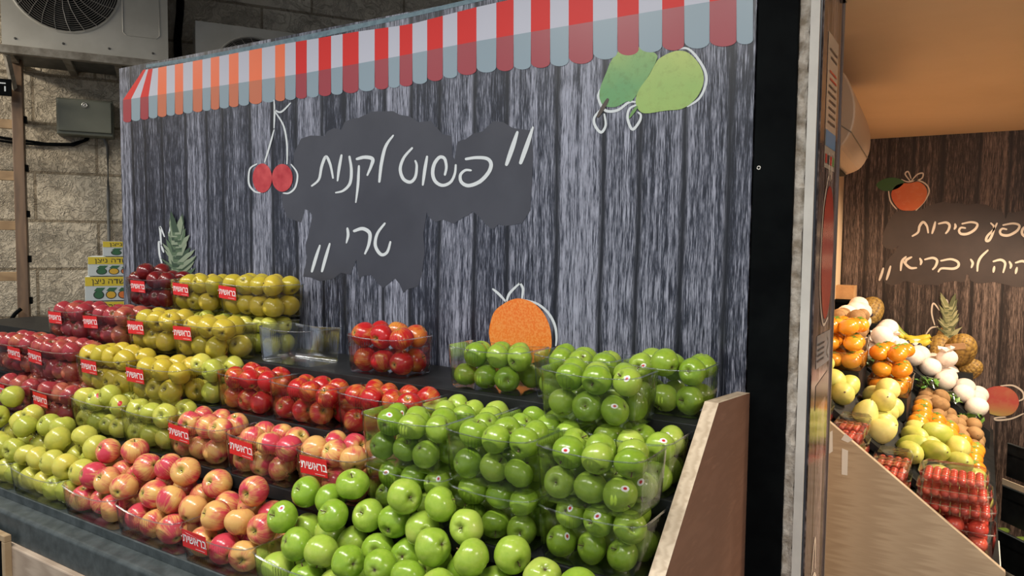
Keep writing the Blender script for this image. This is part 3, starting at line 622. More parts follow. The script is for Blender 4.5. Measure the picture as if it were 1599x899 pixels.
# ---- the front tier: a trough of low punnets with loose fruit heaped over them
SEC = [(-2.95, -2.625, 'lime'), (-2.625, -2.30, 'lime'), (-2.30, -2.015, 'pink'), (-2.015, -1.715, 'pink'), (-1.715, -1.43, 'pink'), (-1.43, -1.14, 'bright'), (-1.14, -0.83, 'bright'), (-0.83, -0.525, 'bright')]
PHR = ['far left front punnet', 'yellow front punnet', 'left pink front punnet', 'middle pink front punnet', 'labelled pink front punnet', 'left green front punnet', 'middle green front punnet', 'right green front punnet']
DESC = ['clear punnet of yellow-green apples at far left of front tier', 'clear punnet of heaped yellow-green apples left of the pink ones', 'low clear punnet of pink apples beside the yellow-green heap', 'low clear punnet of pink apples in middle of front tier', 'front-tier punnet of pink apples with red label beside green apples', 'low front punnet of heaped green apples beside the pink ones', 'low front punnet of heaped green apples below middle green stack', 'low front punnet of heaped green apples below right green stack']
y1, z1 = T[1]; FD = 0.183
for (a, b, k), ph, ds in zip(SEC, PHR, DESC):
    punnet(a, b, y1+0.004, z1+0.001, ph, ds, None, d=FD, h=0.092, sag=0.016, brand=(-0.24 if 'labelled' in ph else None))
pos = []; kinds = []; RH = 0.0405
for (a, b, k) in SEC:
    w = b-a; nb = int(w/(2*RH)+0.2)
    for L, (nx, ny) in enumerate(((nb, 2), (nb, 2), (nb, 2), (nb, 1))):
        for j in range(ny):
            for i in range(nx):
                if L >= 2 and a > -0.85 and (L == 3 or j == 0 or i > 1): continue
                if L == 3 and (k != 'bright' or random.random() < 0.4): continue
                if L == 2 and random.random() < ((0.62 if j == 0 else 0.12) if k != 'bright' else (0.45 if j == 0 else 0.0)): continue
                pos.append((a+(i+0.5+(0.22 if (j+L) % 2 else -0.22)+random.uniform(-.12, .12))/nx*w, (0.052+j*0.080 if L < 3 else 0.12)+random.uniform(-.012, .012), RH+L*0.076+random.uniform(0, .01))); kinds.append(k)
P = settle(pos, RH, (SEC[0][0], 0.008), (SEC[-1][1], FD-0.004), 0.0015, 300, 0.092, taper=0.05, dividers=[s[0] for s in SEC]+[SEC[-1][1]], slope=0.5)
secix = np.array([min(max(int(np.searchsorted([s[0] for s in SEC], p[0])-1), 0), len(SEC)-1) for p in P])
for s in range(len(SEC)):
    ix = np.where(secix == s)[0]
    if not len(ix): continue
    lab = label_rows(P[ix], RH, 0, 0.01)
    for i, l in zip(ix, lab):
        put_apple(kinds[i], (P[i, 0], y1+0.004+P[i, 1], z1+0.001+P[i, 2]), f"{NOUN[kinds[i]]} apple, {l}, {PHR[s]}", f"apples in {PHR[s]}", 0.05 if kinds[i] == 'lime' else 0.06 if kinds[i] == 'bright' else 0, rel=RH/KIND[kinds[i]]['R'])

# ---- stacked tiers
S2, S3, S4 = T[2][1]+0.001, T[3][1]+0.001, T[4][1]+0.001
Y2, Y3, Y4 = T[2][0]+0.002, T[3][0]+0.002, T[4][0]+0.002
def row(items):
    for it in items: punnet(*it[:6], **it[6])
row([
 (-3.20, -2.905, Y2, S2, 'far left second-tier punnet', 'clear punnet of dull red apples at far left of second tier', dict(kind='crimson', brand=-0.22)),
 (-2.90, -2.625, Y2, S2, 'red second-tier punnet', 'second-tier punnet of dull red apples left of yellow-green ones', dict(kind='crimson', brand=-0.15)),
 (-2.617, -2.315, Y2, S2, 'left yellow-green second-tier punnet', 'second-tier punnet of yellow-green apples beside the dull red ones', dict(kind='lime', stick=0.06, rel=0.9)),
 (-2.31, -2.065, Y2, S2, 'right yellow-green second-tier punnet', 'second-tier punnet of yellow-green apples beside the labelled pink ones', dict(kind='lime', stick=0.1, rel=0.9)),
 (-2.06, -1.795, Y2, S2, 'left pink second-tier punnet', 'second-tier punnet of pink apples with red label beside yellow-green ones', dict(kind='pink', brand=-0.22)),
 (-1.785, -1.505, Y2, S2, 'middle pink second-tier punnet', 'second-tier punnet of pink apples with red label, middle of three', dict(kind='pink', brand=-0.2)),
 (-1.495, -1.265, Y2, S2, 'right pink second-tier punnet', 'second-tier punnet of pink apples with red label against left green stack', dict(kind='pink', brand=-0.15)),
])
for a, b, nm in ((-1.25, -1.0, 'left'), (-0.995, -0.765, 'middle'), (-0.76, -0.518, 'right')):
    punnet(a, b, Y2, S2, f'lower punnet of {nm} green stack', f'lower punnet of green apples in the {nm} two-high stack', kind='green', stick=0.12)
    punnet(a, b, Y2-0.012, S2+0.129, f'upper punnet of {nm} green stack', f'upper punnet of green apples in the {nm} two-high stack', kind='green', stick=0.15)
row([
 (-3.36, -3.05, Y3-0.08, S3+0.003, 'far left third-tier punnet', 'third-tier punnet of dull red apples at the left edge', dict(kind='crimson', brand=0.25)),
 (-3.045, -2.73, Y3-0.08, S3+0.003, 'red third-tier punnet', 'third-tier punnet of dull red apples with label beside yellow ones', dict(kind='crimson', brand=-0.26)),
 (-2.70, -2.395, Y3-0.08, S3+0.003, 'left yellow third-tier punnet', 'third-tier punnet of yellow apples with label beside dull red ones', dict(kind='yellow', brand=-0.15)),
 (-2.385, -2.09, Y3-0.08, S3+0.003, 'right yellow third-tier punnet', 'third-tier punnet of yellow apples with label, nearer the red apples', dict(kind='yellow', brand=-0.26)),
 (-2.18, -2.03, Y3+0.0, S3, 'narrow yellow third-tier punnet', 'narrow punnet of yellow-green apples half hidden beside the third-tier red ones', dict(kind='lime', rel=0.9)),
 (-2.02, -1.78, Y3, S3, 'left red third-tier punnet', 'third-tier punnet of red apples, leftmost of the bright red three', dict(kind='red')),
 (-1.77, -1.505, Y3, S3, 'middle red third-tier punnet', 'third-tier punnet of red apples, middle of the bright red three', dict(kind='red')),
 (-1.49, -1.205, Y3, S3, 'right red third-tier punnet', 'third-tier punnet of red apples beside the left green stack', dict(kind='red')),
 (-1.19, -0.965, Y3, S3, 'left green third-tier punnet', 'third-tier punnet of green apples behind the left green stack', dict(kind='bright', rel=0.84, stick=0.2)),
 (-0.955, -0.735, Y3, S3, 'middle green third-tier punnet', 'third-tier punnet of green apples behind the middle green stack', dict(kind='bright', rel=0.84, stick=0.2)),
 (-0.725, -0.52, Y3, S3, 'right green third-tier punnet', 'third-tier punnet of green apples behind the right green stack', dict(kind='bright', rel=0.84, stick=0.15)),
 (-0.845, -0.60, Y3+0.004, S3+0.129, 'raised green punnet', 'clear punnet of green apples standing forward on third-tier punnets', dict(kind='green', stick=0.3)),
 (-3.20, -2.93, Y4-0.08, S4+0.002, 'left dull red upper punnet', 'upper punnet of dull red apples with label, left of two by ladder', dict(kind='crimson', brand=-0.2)),
 (-2.91, -2.645, Y4-0.08, S4+0.002, 'right dull red upper punnet', 'upper punnet of dull red apples with label beside upper yellow ones', dict(kind='crimson', brand=-0.3)),
 (-2.63, -2.36, Y4-0.08, S4+0.002, 'left yellow upper punnet', 'upper punnet of yellow apples with label, left of two', dict(kind='yellow', brand=-0.22, stick=0.1)),
 (-2.35, -2.06, Y4-0.08, S4+0.002, 'right yellow upper punnet', 'upper punnet of yellow apples with label, right of two', dict(kind='yellow', brand=-0.25)),
 (-3.02, -2.73, Y4+0.115, S4, 'back red punnet', 'back-row punnet of dull red apples under the dark red ones', dict(kind='crimson', rel=0.82)),
 (-2.72, -2.425, Y4+0.115, S4, 'left back yellow-green punnet', 'back-row punnet of yellow-green apples under left topmost yellow ones', dict(kind='lime', rel=0.80)),
 (-2.41, -2.07, Y4+0.115, S4, 'right back yellow-green punnet', 'back-row punnet of yellow-green apples under right topmost yellow ones', dict(kind='lime', rel=0.80)),
 (-2.99, -2.70, Y4+0.125, S4+0.128, 'topmost dark red punnet', 'topmost punnet of dark red apples with label against mural', dict(kind='dark', brand=-0.12)),
 (-2.68, -2.39, Y4+0.125, S4+0.128, 'left topmost yellow punnet', 'topmost punnet of yellow apples with label below printed pineapple', dict(kind='yellow', brand=-0.2)),
 (-2.375, -2.06, Y4+0.125, S4+0.128, 'right topmost yellow punnet', 'topmost punnet of yellow apples with label, right of two', dict(kind='yellow', brand=-0.3)),
 (-2.03, -1.77, Y4+0.024, S4, 'empty punnet', 'empty clear ribbed plastic punnet on the top shelf', dict()),
 (-1.645, -1.40, Y4+0.046, S4, 'lone red top-shelf punnet', 'lone punnet of red apples on the top shelf right of the empty one', dict(kind='red', rel=1.12)),
 (-1.245, -0.985, Y4+0.036, S4, 'left green top-shelf punnet', 'top-shelf punnet of green apples below the printed orange', dict(kind='green', stick=0.05)),
 (-0.975, -0.735, Y4+0.046, S4, 'middle green top-shelf punnet', 'top-shelf punnet of green apples behind the raised green punnet', dict(kind='green', stick=0.15)),
 (-0.73, -0.52, Y4+0.056, S4, 'right green top-shelf punnet', 'top-shelf punnet of green apples beside the plywood end panel', dict(kind='green', stick=0.1)),
])

# ================================================================== BACKGROUND LEFT: wall fittings
def wall_empty(name, p, label, cat, group=None):
    o = empty(name, (0, 0, 0), label, cat, group); o.matrix_world = WT @ Matrix.Translation(p); return o
DARKMETAL = noisy('dark_wire', (0.05, 0.05, 0.045), (0.10, 0.095, 0.085), 20, 0.5)
def outdoor_unit(name, a0, a1, z0, z1, b0, b1, fc, fr, label, door):
    o = wall_empty(name, ((a0+a1)/2, (b0+b1)/2, z0), label, 'air conditioner')
    hw, hd, hh = (a1-a0)/2, (b1-b0)/2, z1-z0; fx, fz = fc[0]-(a0+a1)/2, fc[1]-z0
    n = 40; mb = MB()
    # front sheet with a round opening
    ring = [(fx+fr*math.cos(2*math.pi*i/n), fz+fr*math.sin(2*math.pi*i/n)) for i in range(n)]; outer = []
    for i in range(n):
        c, s = math.cos(2*math.pi*i/n), math.sin(2*math.pi*i/n); k = 1e9
        if c > 1e-6: k = min(k, (hw-fx)/c)
        if c < -1e-6: k = min(k, (-hw-fx)/c)
        if s > 1e-6: k = min(k, (hh-fz)/s)
        if s < -1e-6: k = min(k, (-fz)/s)
        outer.append((fx+k*c, fz+k*s))
    corners = [(hw, hh), (-hw, hh), (-hw, 0), (hw, 0)]
    vs = [(x, hd, z) for x, z in ring]+[(x, hd, z) for x, z in outer]; fs = [(i, n+i, n+(i+1) % n, (i+1) % n) for i in range(n)]
    for cx_, cz_ in corners:
        for i in range(n):
            a, b = outer[i], outer[(i+1) % n]
            if (abs(a[0]-cx_) < 1e-4 or abs(b[0]-cx_) < 1e-4) and (abs(a[1]-cz_) < 1e-4 or abs(b[1]-cz_) < 1e-4) and abs(a[0]-b[0]) > 1e-5 and abs(a[1]-b[1]) > 1e-5:
                vs.append((cx_, hd, cz_)); fs.append((n+i, len(vs)-1, n+(i+1) % n))
    mb.add(vs, fs)
    mb.add([(-hw, hd, 0), (hw, hd, 0), (hw, hd, hh), (-hw, hd, hh), (-hw, -hd, 0), (hw, -hd, 0), (hw, -hd, hh), (-hw, -hd, hh)], [(0, 4, 5, 1), (1, 5, 6, 2), (2, 6, 7, 3), (3, 7, 4, 0), (4, 7, 6, 5)])
    mb.tube([(x, hd-0.002, z) for x, z in ring], 0.008, 6, closed=True)
    mb.build('casing', CREAM_METAL, o)
    mb = MB(); mb.add([(x, hd-0.06, z) for x, z in ring]+[(x, hd, z) for x, z in ring], [tuple(range(n))]+[(i, (i+1) % n, n+(i+1) % n, n+i) for i in range(n)]); mb.build('fan_well', mat(name+'_well', (0.012, 0.012, 0.011), 0.8), o)
    mb = MB()
    for k in range(5):
        a = 2*math.pi*k/5; pts = []
        for rr_, da in ((0.12, 0), (0.85, -0.25), (0.85, 0.45), (0.12, 0.5)): pts.append((fx+fr*rr_*math.cos(a+da), hd-0.045+(0.012 if da > 0 else -0.008), fz+fr*rr_*math.sin(a+da)))
        mb.add(pts, [(0, 1, 2, 3)])
    mb.build('fan_blades', STEEL, o)
    mb = MB()
    for k in range(1, 25): rr_ = fr*k/24.5; mb.tube([(fx+rr_*math.cos(t), hd+0.006+0.012*(1-(k/24)**2), fz+rr_*math.sin(t)) for t in np.linspace(0, 2*math.pi, 40, False)], 0.0012, 4, closed=True)
    for k in range(24): a = 2*math.pi*k/24; mb.tube([(fx+fr*q*math.cos(a+0.35*q), hd+0.008+0.012*(1-q*q), fz+fr*q*math.sin(a+0.35*q)) for q in (0.1, 0.3, 0.55, 0.8, 1.0)], 0.0016, 4)
    mb.build('fan_grille', mat(name+'_wire', (0.30, 0.28, 0.25), 0.4), o)
    if door:
        mb = MB(); x0, x1 = door; x0 -= (a0+a1)/2; x1 -= (a0+a1)/2; z_ = 0.17*hh
        mb.tube([(x0, hd, hh*0.95), (x0, hd, z_+0.015), (x0+0.015, hd, z_), (x1-0.015, hd, z_), (x1, hd, z_+0.015), (x1, hd, hh*0.95)], 0.003, 6); mb.build('service_panel', CREAM_METAL, o)
    for sx_ in (-0.85, -0.3, 0.25, 0.8):
        mb = MB(); mb.lathe([(0.006, 0), (0.006, 0.003), (0, 0.004)], 10, 0, Matrix.Translation((sx_*hw, hd, 0.035)) @ Matrix.Rotation(math.radians(-90), 4, 'X')); mb.build('screw', DARKMETAL, o)
    return o
B1 = 0.46
pl, pr = wp(3, 71, B1), wp(263, 94, B1); fc = wp(101, -28, B1); fb = wp(101, 50, B1); d0, d1 = wp(192, 40, B1), wp(249, 40, B1)
ac = outdoor_unit('outdoor_unit', pl.x, pr.x, (pl.z+pr.z)/2, (pl.z+pr.z)/2+0.68, 0.10, B1, (fc.x, fc.z), fc.z-fb.z, 'large cream air conditioner outdoor unit on wall bracket at upper left', (d0.x, d1.x))
zb = (pl.z+pr.z)/2
br_ = wall_empty('wall_bracket', ((pl.x+pr.x)/2, 0.0, zb), 'weathered steel bracket frame under the large outdoor unit', 'bracket')
RUST = noisy('weathered_paint', (0.17, 0.145, 0.11), (0.34, 0.31, 0.26), 18, 0.6, 0.3)
hw = (pr.x-pl.x)/2
mb = MB(); mb.box((-hw-0.05, B1-0.02, -0.045), (hw+0.08, B1+0.02, -0.004)); mb.build('front_rail', RUST, br_, bevel=0.003)
for s in (-0.95, -0.28, 0.35, 0.95):
    mb = MB(); mb.box((s*hw-0.018, 0.0, -0.04), (s*hw+0.018, B1-0.02, -0.006)); mb.build('cross_arm', RUST, br_)
mb = MB(); mb.box((-hw, 0.04, -0.02), (hw, B1-0.03, -0.010)); mb.build('drip_pan', DARKMETAL, br_)
for s in (-0.97,):
    mb = MB(); mb.tube([(s*hw, B1-0.04, -0.04), (s*hw, 0.01, -0.32)], 0.016, 4); mb.build('strut', RUST, br_)
B2 = 0.40
pl, pr = wp(305, 33, B2), wp(560, 64, B2); fc = wp(397, 118, B2); ft = wp(397, 58, B2)
zt = (pl.z+pr.z)/2
ac2 = outdoor_unit('outdoor_unit', pl.x, pr.x+0.1, zt-0.62, zt, 0.08, B2, (fc.x, fc.z), ft.z-fc.z, 'smaller cream outdoor unit half hidden behind the mural board', None)
br2 = wall_empty('wall_bracket', ((pl.x+pr.x)/2, 0, zt-0.62), 'steel wall bracket hidden under the smaller outdoor unit', 'bracket')
mb = MB()
for s in (-0.3, 0.4): mb.box((s-0.02, 0, -0.04), (s+0.02, B2, -0.004)); mb.box((s-0.02, 0, -0.4), (s+0.02, 0.03, -0.04))
mb.build('arms', RUST, br2)
# meter box
bl, tr_ = wp(88, 208, 0.14), wp(176, 158, 0.14)
mt = wall_empty('meter_box', ((bl.x+tr_.x)/2, 0, bl.z), 'grey-green metal utility box with round lock on the stone wall', 'utility box')
hw, hh = (tr_.x-bl.x)/2, tr_.z-bl.z; GG = noisy('grey_green_paint', (0.135, 0.14, 0.105), (0.165, 0.17, 0.13), 5, 0.5)
mb = MB(); mb.box((-hw, 0, 0), (hw, 0.125, hh)); mb.build('case', GG, mt, bevel=0.006)
mb = MB(); mb.box((-hw+0.008, 0.125, 0.018), (hw-0.008, 0.14, hh-0.008)); dr = mb.build('door', GG, mt, bevel=0.004)
mb = MB(); mb.lathe([(0.016, 0), (0.016, 0.004), (0.010, 0.006), (0.010, 0.003), (0.004, 0.003), (0.004, 0.008), (0, 0.008)], 20, 0, Matrix.Translation((0, 0.14, hh-0.035)) @ Matrix.Rotation(math.radians(-90), 4, 'X')); lk = mb.build('lock', mat('lock_metal', (0.6, 0.58, 0.52), 0.3, 0.8), mt, True)
# cables and conduit
def wall_tube(name, pix, b, r, m, label, cat):
    mb = MB(); mb.tube([WT @ Vector((q.x, b_, q.z)) for q, b_ in [(wp(u, v, bb), bb) for (u, v), bb in zip(pix, b if hasattr(b, '__len__') else [b]*len(pix))]], r, 8); return tag(mb.build(name, m, None, True), label, cat)
wall_tube('power_cable', [(-40, 206), (10, 216), (36, 219), (70, 224), (110, 225), (132, 219), (138, 212)], 0.012, 0.007, STEEL, 'black cable drooping along the stone wall to the utility box', 'cable')
wall_tube('power_cable', [(-40, 214), (0, 220), (30, 224), (70, 226), (115, 227), (137, 218), (141, 210)], 0.018, 0.006, STEEL, 'second black cable hanging just beneath the first on stone wall', 'cable')
wall_tube('conduit_pipe', [(150, 212), (163, 217), (168, 230), (169, 300), (170, 372), (171, 560)], 0.02, 0.009, noisy('grey_conduit', (0.16, 0.16, 0.15), (0.24, 0.235, 0.22), 12, 0.45), 'grey conduit pipe running down the wall from the utility box', 'pipe')
wall_tube('pipe_lagging', [(283, -40), (281, 20), (277, 60), (279, 110), (276, 180)], 0.06, 0.022, STEEL, 'dark lagged pipe beside the large outdoor unit', 'pipe')
# ladder
BROWN = wood('ladder_wood', (0.075, 0.040, 0.020), (0.155, 0.088, 0.045), (4, 4, 1.2))
TAN = wood('rung_wood', (0.25, 0.155, 0.075), (0.36, 0.235, 0.12), (1.5, 4, 9))
BL = 0.34
pa, pb_ = wp(26, 92, BL-0.16), wp(40, 545, BL)
lad = wall_empty('wooden_ladder', (0, 0, 0), 'dark wooden ladder with tan rungs leaning on the stone wall', 'ladder')
dirv = (Vector(pa)-Vector(pb_)).normalized()
foot = Vector(pb_)+dirv*(-(pb_.z)/dirv.z); topv = Vector(pa)+dirv*0.12
for dx in (0.0, -0.42):
    mb = MB(); a = foot+Vector((dx, 0, 0)); b = topv+Vector((dx, 0, 0))
    mb.prism([a+Vector((-0.026, -0.03, 0)), a+Vector((0.026, -0.03, 0)), a+Vector((0.026, 0.03, 0)), a+Vector((-0.026, 0.03, 0))], b-a); mb.build('rail', BROWN, lad, bevel=0.003)
    mb = MB()
    for vv in (185, 262, 334, 404, 468, 512):
        q = wp(34, vv, BL-0.08); t = (q.z-foot.z)/(topv.z-foot.z); c = foot+(topv-foot)*t+Vector((dx+0.026, 0, 0)); mb.box(c+Vector((0, -0.02, -0.018)), c+Vector((0.012, 0.02, 0.018)))
    mb.build('rung_cap', STEEL, lad)
for vv in (43, 192, 274, 352, 431, 506):
    q = wp(10, vv, BL-0.08); t = (q.z-foot.z)/(topv.z-foot.z)
    if t > 1: continue
    c = foot+(topv-foot)*t; mb = MB(); mb.box(c+Vector((-0.40, -0.012, -0.024)), c+Vector((-0.022, 0.012, 0.024))); mb.build('rung', TAN, lad, bevel=0.002)
# black sign with a white letter, cut by the frame
q = wp(18, 150, 0.30); q2 = wp(0, 122, 0.30); sg = wall_empty('small_sign', (q.x-0.10, 0.285, q.z), 'small black sign with white lettering hung on the ladder at left edge', 'sign')
mb = MB(); mb.box((-0.10, 0, 0), (0.10, 0.012, q2.z-q.z)); mb.build('plate', STEEL, sg, bevel=0.002)
me = text_mesh("ה'ר", 0.075, 'sign_lettering'); me.materials.clear(); o = link('sign_lettering', me, CHALK, sg); o.matrix_local = Matrix.Translation((0.03, 0.0135, 0.045)) @ Matrix.Rotation(math.pi, 4, 'Z') @ Matrix.Rotation(math.radians(90), 4, 'X') @ Matrix.Diagonal((1, 1, 1, 1))
# strap hanging from the ladder
mb = MB(); pts = [wp(u, v, BL+0.05) for u, v in ((33, 482), (22, 492), (14, 510), (12, 540), (14, 570))]
cl = crom([tuple(p) for p in pts], 5)
mb.tube([WT @ Vector(p) for p in cl], 0.011, 6); tag(mb.build('strap', STEEL, None, True), 'black strap looped from the ladder behind the dull red apples', 'strap')

# cardboard fruit boxes beside the mural
BXW = [mat('box_white', (0.52, 0.56, 0.56), 0.6), mat('box_yellow', (0.62, 0.47, 0.03), 0.6), mat('box_ink', (0.02, 0.02, 0.02), 0.6), mat('box_green', (0.03, 0.12, 0.05), 0.6), mat('box_gold', (0.62, 0.36, 0.03), 0.6), mat('box_orange', (0.62, 0.16, 0.03), 0.6)]
_a = text_mesh('ןצינ ה', 0.050, 'box_lettering'); _b = text_mesh('ש -', 0.050, 'box_lettering_end'); _m = MB()
for _t, _x in ((_a, -0.046), (_b, 0.077)): _m.add([v.co+Vector((_x, 0, 0)) for v in _t.vertices], [tuple(p.vertices) for p in _t.polygons])
_r = max(v.co.x for v in _a.vertices)-0.046; _hi = max(v.co.y for v in _a.vertices); _lo = min(v.co.y for v in _b.vertices); _l2 = min(v.co.x for v in _b.vertices)+0.077
_x0, _x1 = _r+0.005, _l2-0.005                                      # the letter between the two halves: a bar and a leg
for q in ((_x0, _hi-0.006, _x1, _hi), (_x1-0.010, _lo, _x1-0.004, _hi-0.006)): _m.add([(q[0], q[1], 0), (q[2], q[1], 0), (q[2], q[3], 0), (q[0], q[3], 0)], [(0, 1, 2, 3)])
TX1 = _m.mesh('box_lettering'); TX1.materials.clear(); TX1.materials.append(BXW[2])
FB = 0.62
def fruit_box(a0, z0, z1, label, w=0.34):
    o = wall_empty('fruit_box', (a0+w/2, FB-0.15, z0), label, 'box', 'cardboard fruit boxes stacked beside the mural'); hh = z1-z0
    mb = MB(); mb.box((-w/2, -0.15, 0), (w/2, 0.15, hh*0.97), 0); mb.build('carton', BXW[0], o, bevel=0.002)
    mb = MB(); mb.box((-w/2+0.001, 0.15, hh*0.60), (w/2-0.001, 0.1508, hh*0.965)); mb.build('yellow_band', BXW[1], o)
    t = link('box_lettering', TX1, BXW[2], o); s = hh/0.15
    t.matrix_local = Matrix.Translation((0.135-w/2, 0.1515, hh*0.78)) @ Matrix.Rotation(math.pi, 4, 'Z') @ Matrix.Rotation(math.radians(90), 4, 'X') @ Matrix.Scale(s*0.8, 4)
    t.matrix_local = Matrix.Translation((-w/2+0.118, 0.1515, hh*0.78)) @ WFLIP @ Matrix.Diagonal((0.82, 0.95*s, 1, 1))
    mb = MB()
    for k, (x, mi) in enumerate(((0.062, 3), (0.118, 4), (0.174, 5), (0.230, 4), (0.286, 3))):
        x = -w/2+x
        for q, m2, yy in ((1.0, 2, 0.1506), (0.82, mi, 0.1510)):
            n = 18; mb.add([(x+0.025*q*math.cos(2*math.pi*j/n), yy, hh*0.24+hh*0.17*q*math.sin(2*math.pi*j/n)) for j in range(n)], [tuple(range(n))], m2)
        mb.add([(x-0.022, 0.1512, hh*0.40), (x+0.012, 0.1512, hh*0.36), (x+0.03, 0.1512, hh*0.53), (x-0.008, 0.1512, hh*0.53)], [(0, 1, 2, 3)], 3)
    mb.build('fruit_drawing', BXW, o)
    return o
# lettering mesh lies in XY facing +Z; turn it to face +Y of the wall frame (towards the stall), reading left to right along +X
WFLIP = Matrix(((1, 0, 0, 0), (0, 0, 1, 0), (0, 1, 0, 0), (0, 0, 0, 1)))
q3 = wp(133, 470, FB); q2_ = wp(136, 431, FB); q1 = wp(136, 400, FB); q0 = wp(160, 376, FB)
hb = q2_.z-q3.z
fruit_box(q3.x, q3.z, q2_.z, 'yellow and white fruit box, lowest visible of three beside mural')
fruit_box(q2_.x+0.004, q2_.z, q1.z, 'yellow and white fruit box, middle of three beside mural')
fruit_box(q0.x, q1.z, q0.z, 'yellow and white fruit box, topmost of three beside mural')
nlow = 8; zl = q3.z/nlow
for i in range(nlow): fruit_box(q3.x+random.uniform(-.004, .004), i*zl, (i+1)*zl, 'yellow and white fruit box below the three clearly visible beside mural')

# ================================================================== SHOP FRONT AND INTERIOR
# glossy poster panel on the door jamb
PX = -0.338
poster = empty('shop_poster_panel', (PX, 2.06, 0), 'glossy narrow poster panel with printed red fruit and notices beside the doorway', 'poster')
def pchild(o): o.parent = poster; o.matrix_parent_inverse = Matrix.Translation(-poster.location); return o
PY0, PY1 = 1.955, 2.2
mb = MB(); mb.box((PX-0.03, PY0-0.03, 0), (PX, PY1, 3.3)); pchild(mb.build('panel', PRINT_SIDE))
mb = MB(); mb.box((PX-0.032, PY1, 0), (PX+0.004, PY1+0.008, 3.3)); pchild(mb.build('edge_trim', mat('edge_alu', (0.25, 0.2, 0.18), 0.3, 0.6)))
def pn(off): return lambda u, v: onX(u, v, PX+off)
def py(y, z, off): return (PX+off, y, z)
f = Flat(lambda a, b: Vector((PX+0.001, a, b)))
f.poly([(1.985, H+0.535), (2.14, H+0.535), (2.14, H+0.20), (1.985, H+0.20)], 0, 0)
f2 = Flat(lambda a, b: Vector((PX+0.002, a, b)))
for i in range(11):
    zz = H+0.50-i*0.018; a = 2.005+0.03*random.random()
    if i == 2: continue
    f2.poly([(a, zz), (2.12, zz), (2.12, zz-0.006), (a, zz-0.006)], 0, 1 if i in (3, 4) else 0)
f2.poly([(1.99, H+0.295), (2.135, H+0.295), (2.135, H+0.255), (1.99, H+0.255)], 0, 2)
for i, mi in enumerate((1, 0, 1, 3)): f2.poly([(1.995+i*0.035, H+0.235), (2.02+i*0.035, H+0.235), (2.02+i*0.035, H+0.212), (1.995+i*0.035, H+0.212)], 0, mi)
pchild(f.build('notice_sheet', mat('notice_paper', (0.42, 0.36, 0.30), 0.25))); pchild(f2.build('notice_lines', [mat('notice_ink', (0.06, 0.05, 0.05), 0.4), mat('notice_red', (0.45, 0.04, 0.03), 0.4), mat('notice_blue', (0.12, 0.24, 0.42), 0.4), mat('notice_green', (0.12, 0.25, 0.06), 0.4)]))
f = Flat(lambda a, b: Vector((PX+0.001, a, b))); f.ell((2.085, H-0.015), 0.085, 0.175); pchild(f.build('red_fruit_print', print_mat('red_fruit_print', (0.36, 0.02, 0.015), (0.55, 0.07, 0.035), 8, 0.15)))
f = Flat(lambda a, b: Vector((PX+0.0015, a, b)))
for pts in ([(2.05, H+0.18), (2.0, H+0.10), (1.985, H-0.02), (1.995, H-0.12), (2.05, H-0.20), (2.12, H-0.19)], [(2.06, H+0.175), (2.05, H+0.24), (2.075, H+0.19)], [(2.085, H+0.175), (2.105, H+0.245), (2.10, H+0.18)], [(2.02, H-0.86), (2.05, H-0.77), (2.07, H-0.86)], [(1.98, H-1.05), (1.99, H-0.93), (2.05, H-0.87), (2.11, H-0.93), (2.12, H-1.05)]): f.stroke(pts, 0.010)
pchild(f.build('fruit_outline', CHALK_WARMLIT))
f = Flat(lambda a, b: Vector((PX+0.001, a, b))); f.ell((2.05, H-0.99), 0.058, 0.10); pchild(f.build('yellow_fruit_print', mat('yellow_fruit_print', (0.55, 0.36, 0.10), 0.2)))
f = Flat(lambda a, b: Vector((PX+0.001, a, b))); f.poly([(1.975, H-0.225), (2.17, H-0.225), (2.17, H-0.31), (1.975, H-0.31)]); f.poly([(1.985, H-0.355), (2.16, H-0.335), (2.16, H-0.40), (1.985, H-0.42)], 0, 1)
pchild(f.build('grey_notice', [mat('grey_notice', (0.20, 0.22, 0.25), 0.2), mat('dark_notice', (0.04, 0.035, 0.04), 0.15)]))
f = Flat(lambda a, b: Vector((PX+0.002, a, b)))
for i in range(4): f.poly([(1.99, H-0.247-i*0.014), (2.08, H-0.247-i*0.014), (2.08, H-0.252-i*0.014), (1.99, H-0.252-i*0.014)])
f.stroke([(2.12, H-0.24), (2.145, H-0.26), (2.12, H-0.28), (2.15, H-0.30)], 0.004)
pchild(f.build('grey_notice_lines', mat('notice_ink_2', (0.05, 0.05, 0.055), 0.4)))

# split air conditioner on the side wall
AY0, AY1 = 2.5, 3.25
sa = empty('indoor_air_conditioner', (-0.535, 2.5, H+0.285), 'peach-lit wall air conditioner indoor unit under the shop ceiling', 'air conditioner')
prof = [(-0.02, 0.005), (0.06, 0.0)]+[tuple(p) for p in crom([(0.09, 0.001), (0.155, 0.025), (0.185, 0.07), (0.195, 0.12), (0.19, 0.18), (0.165, 0.245), (0.135, 0.272), (0.11, 0.28)], 4)]+[(-0.02, 0.28)]
def dirx(y): return -0.052*(y)
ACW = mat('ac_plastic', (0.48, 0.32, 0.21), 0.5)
mb = MB(); L = AY1-AY0
mb.prism([(x, 0, z) for x, z in prof], (-0.042, L, 0)); mb.build('body', ACW, sa, bevel=0.006, segs=2)
mb = MB(); mb.prism([(0.02, 0.03, -0.003), (0.115, 0.03, -0.001), (0.115, 0.03, 0.002), (0.02, 0.03, 0.002)], (-0.04, L-0.06, 0)); mb.build('air_flap', STEEL, sa)
mb = MB(); mb.tube([(0.186, -0.001, 0.07), (0.10, -0.001, 0.135), (0.0, -0.001, 0.15)], 0.0015, 5); mb.tube([(0.186, -0.001, 0.07), (0.145, L, 0.07)], 0.0016, 5); mb.build('seam', mat('seam_shadow', (0.2, 0.16, 0.12), 0.6), sa)

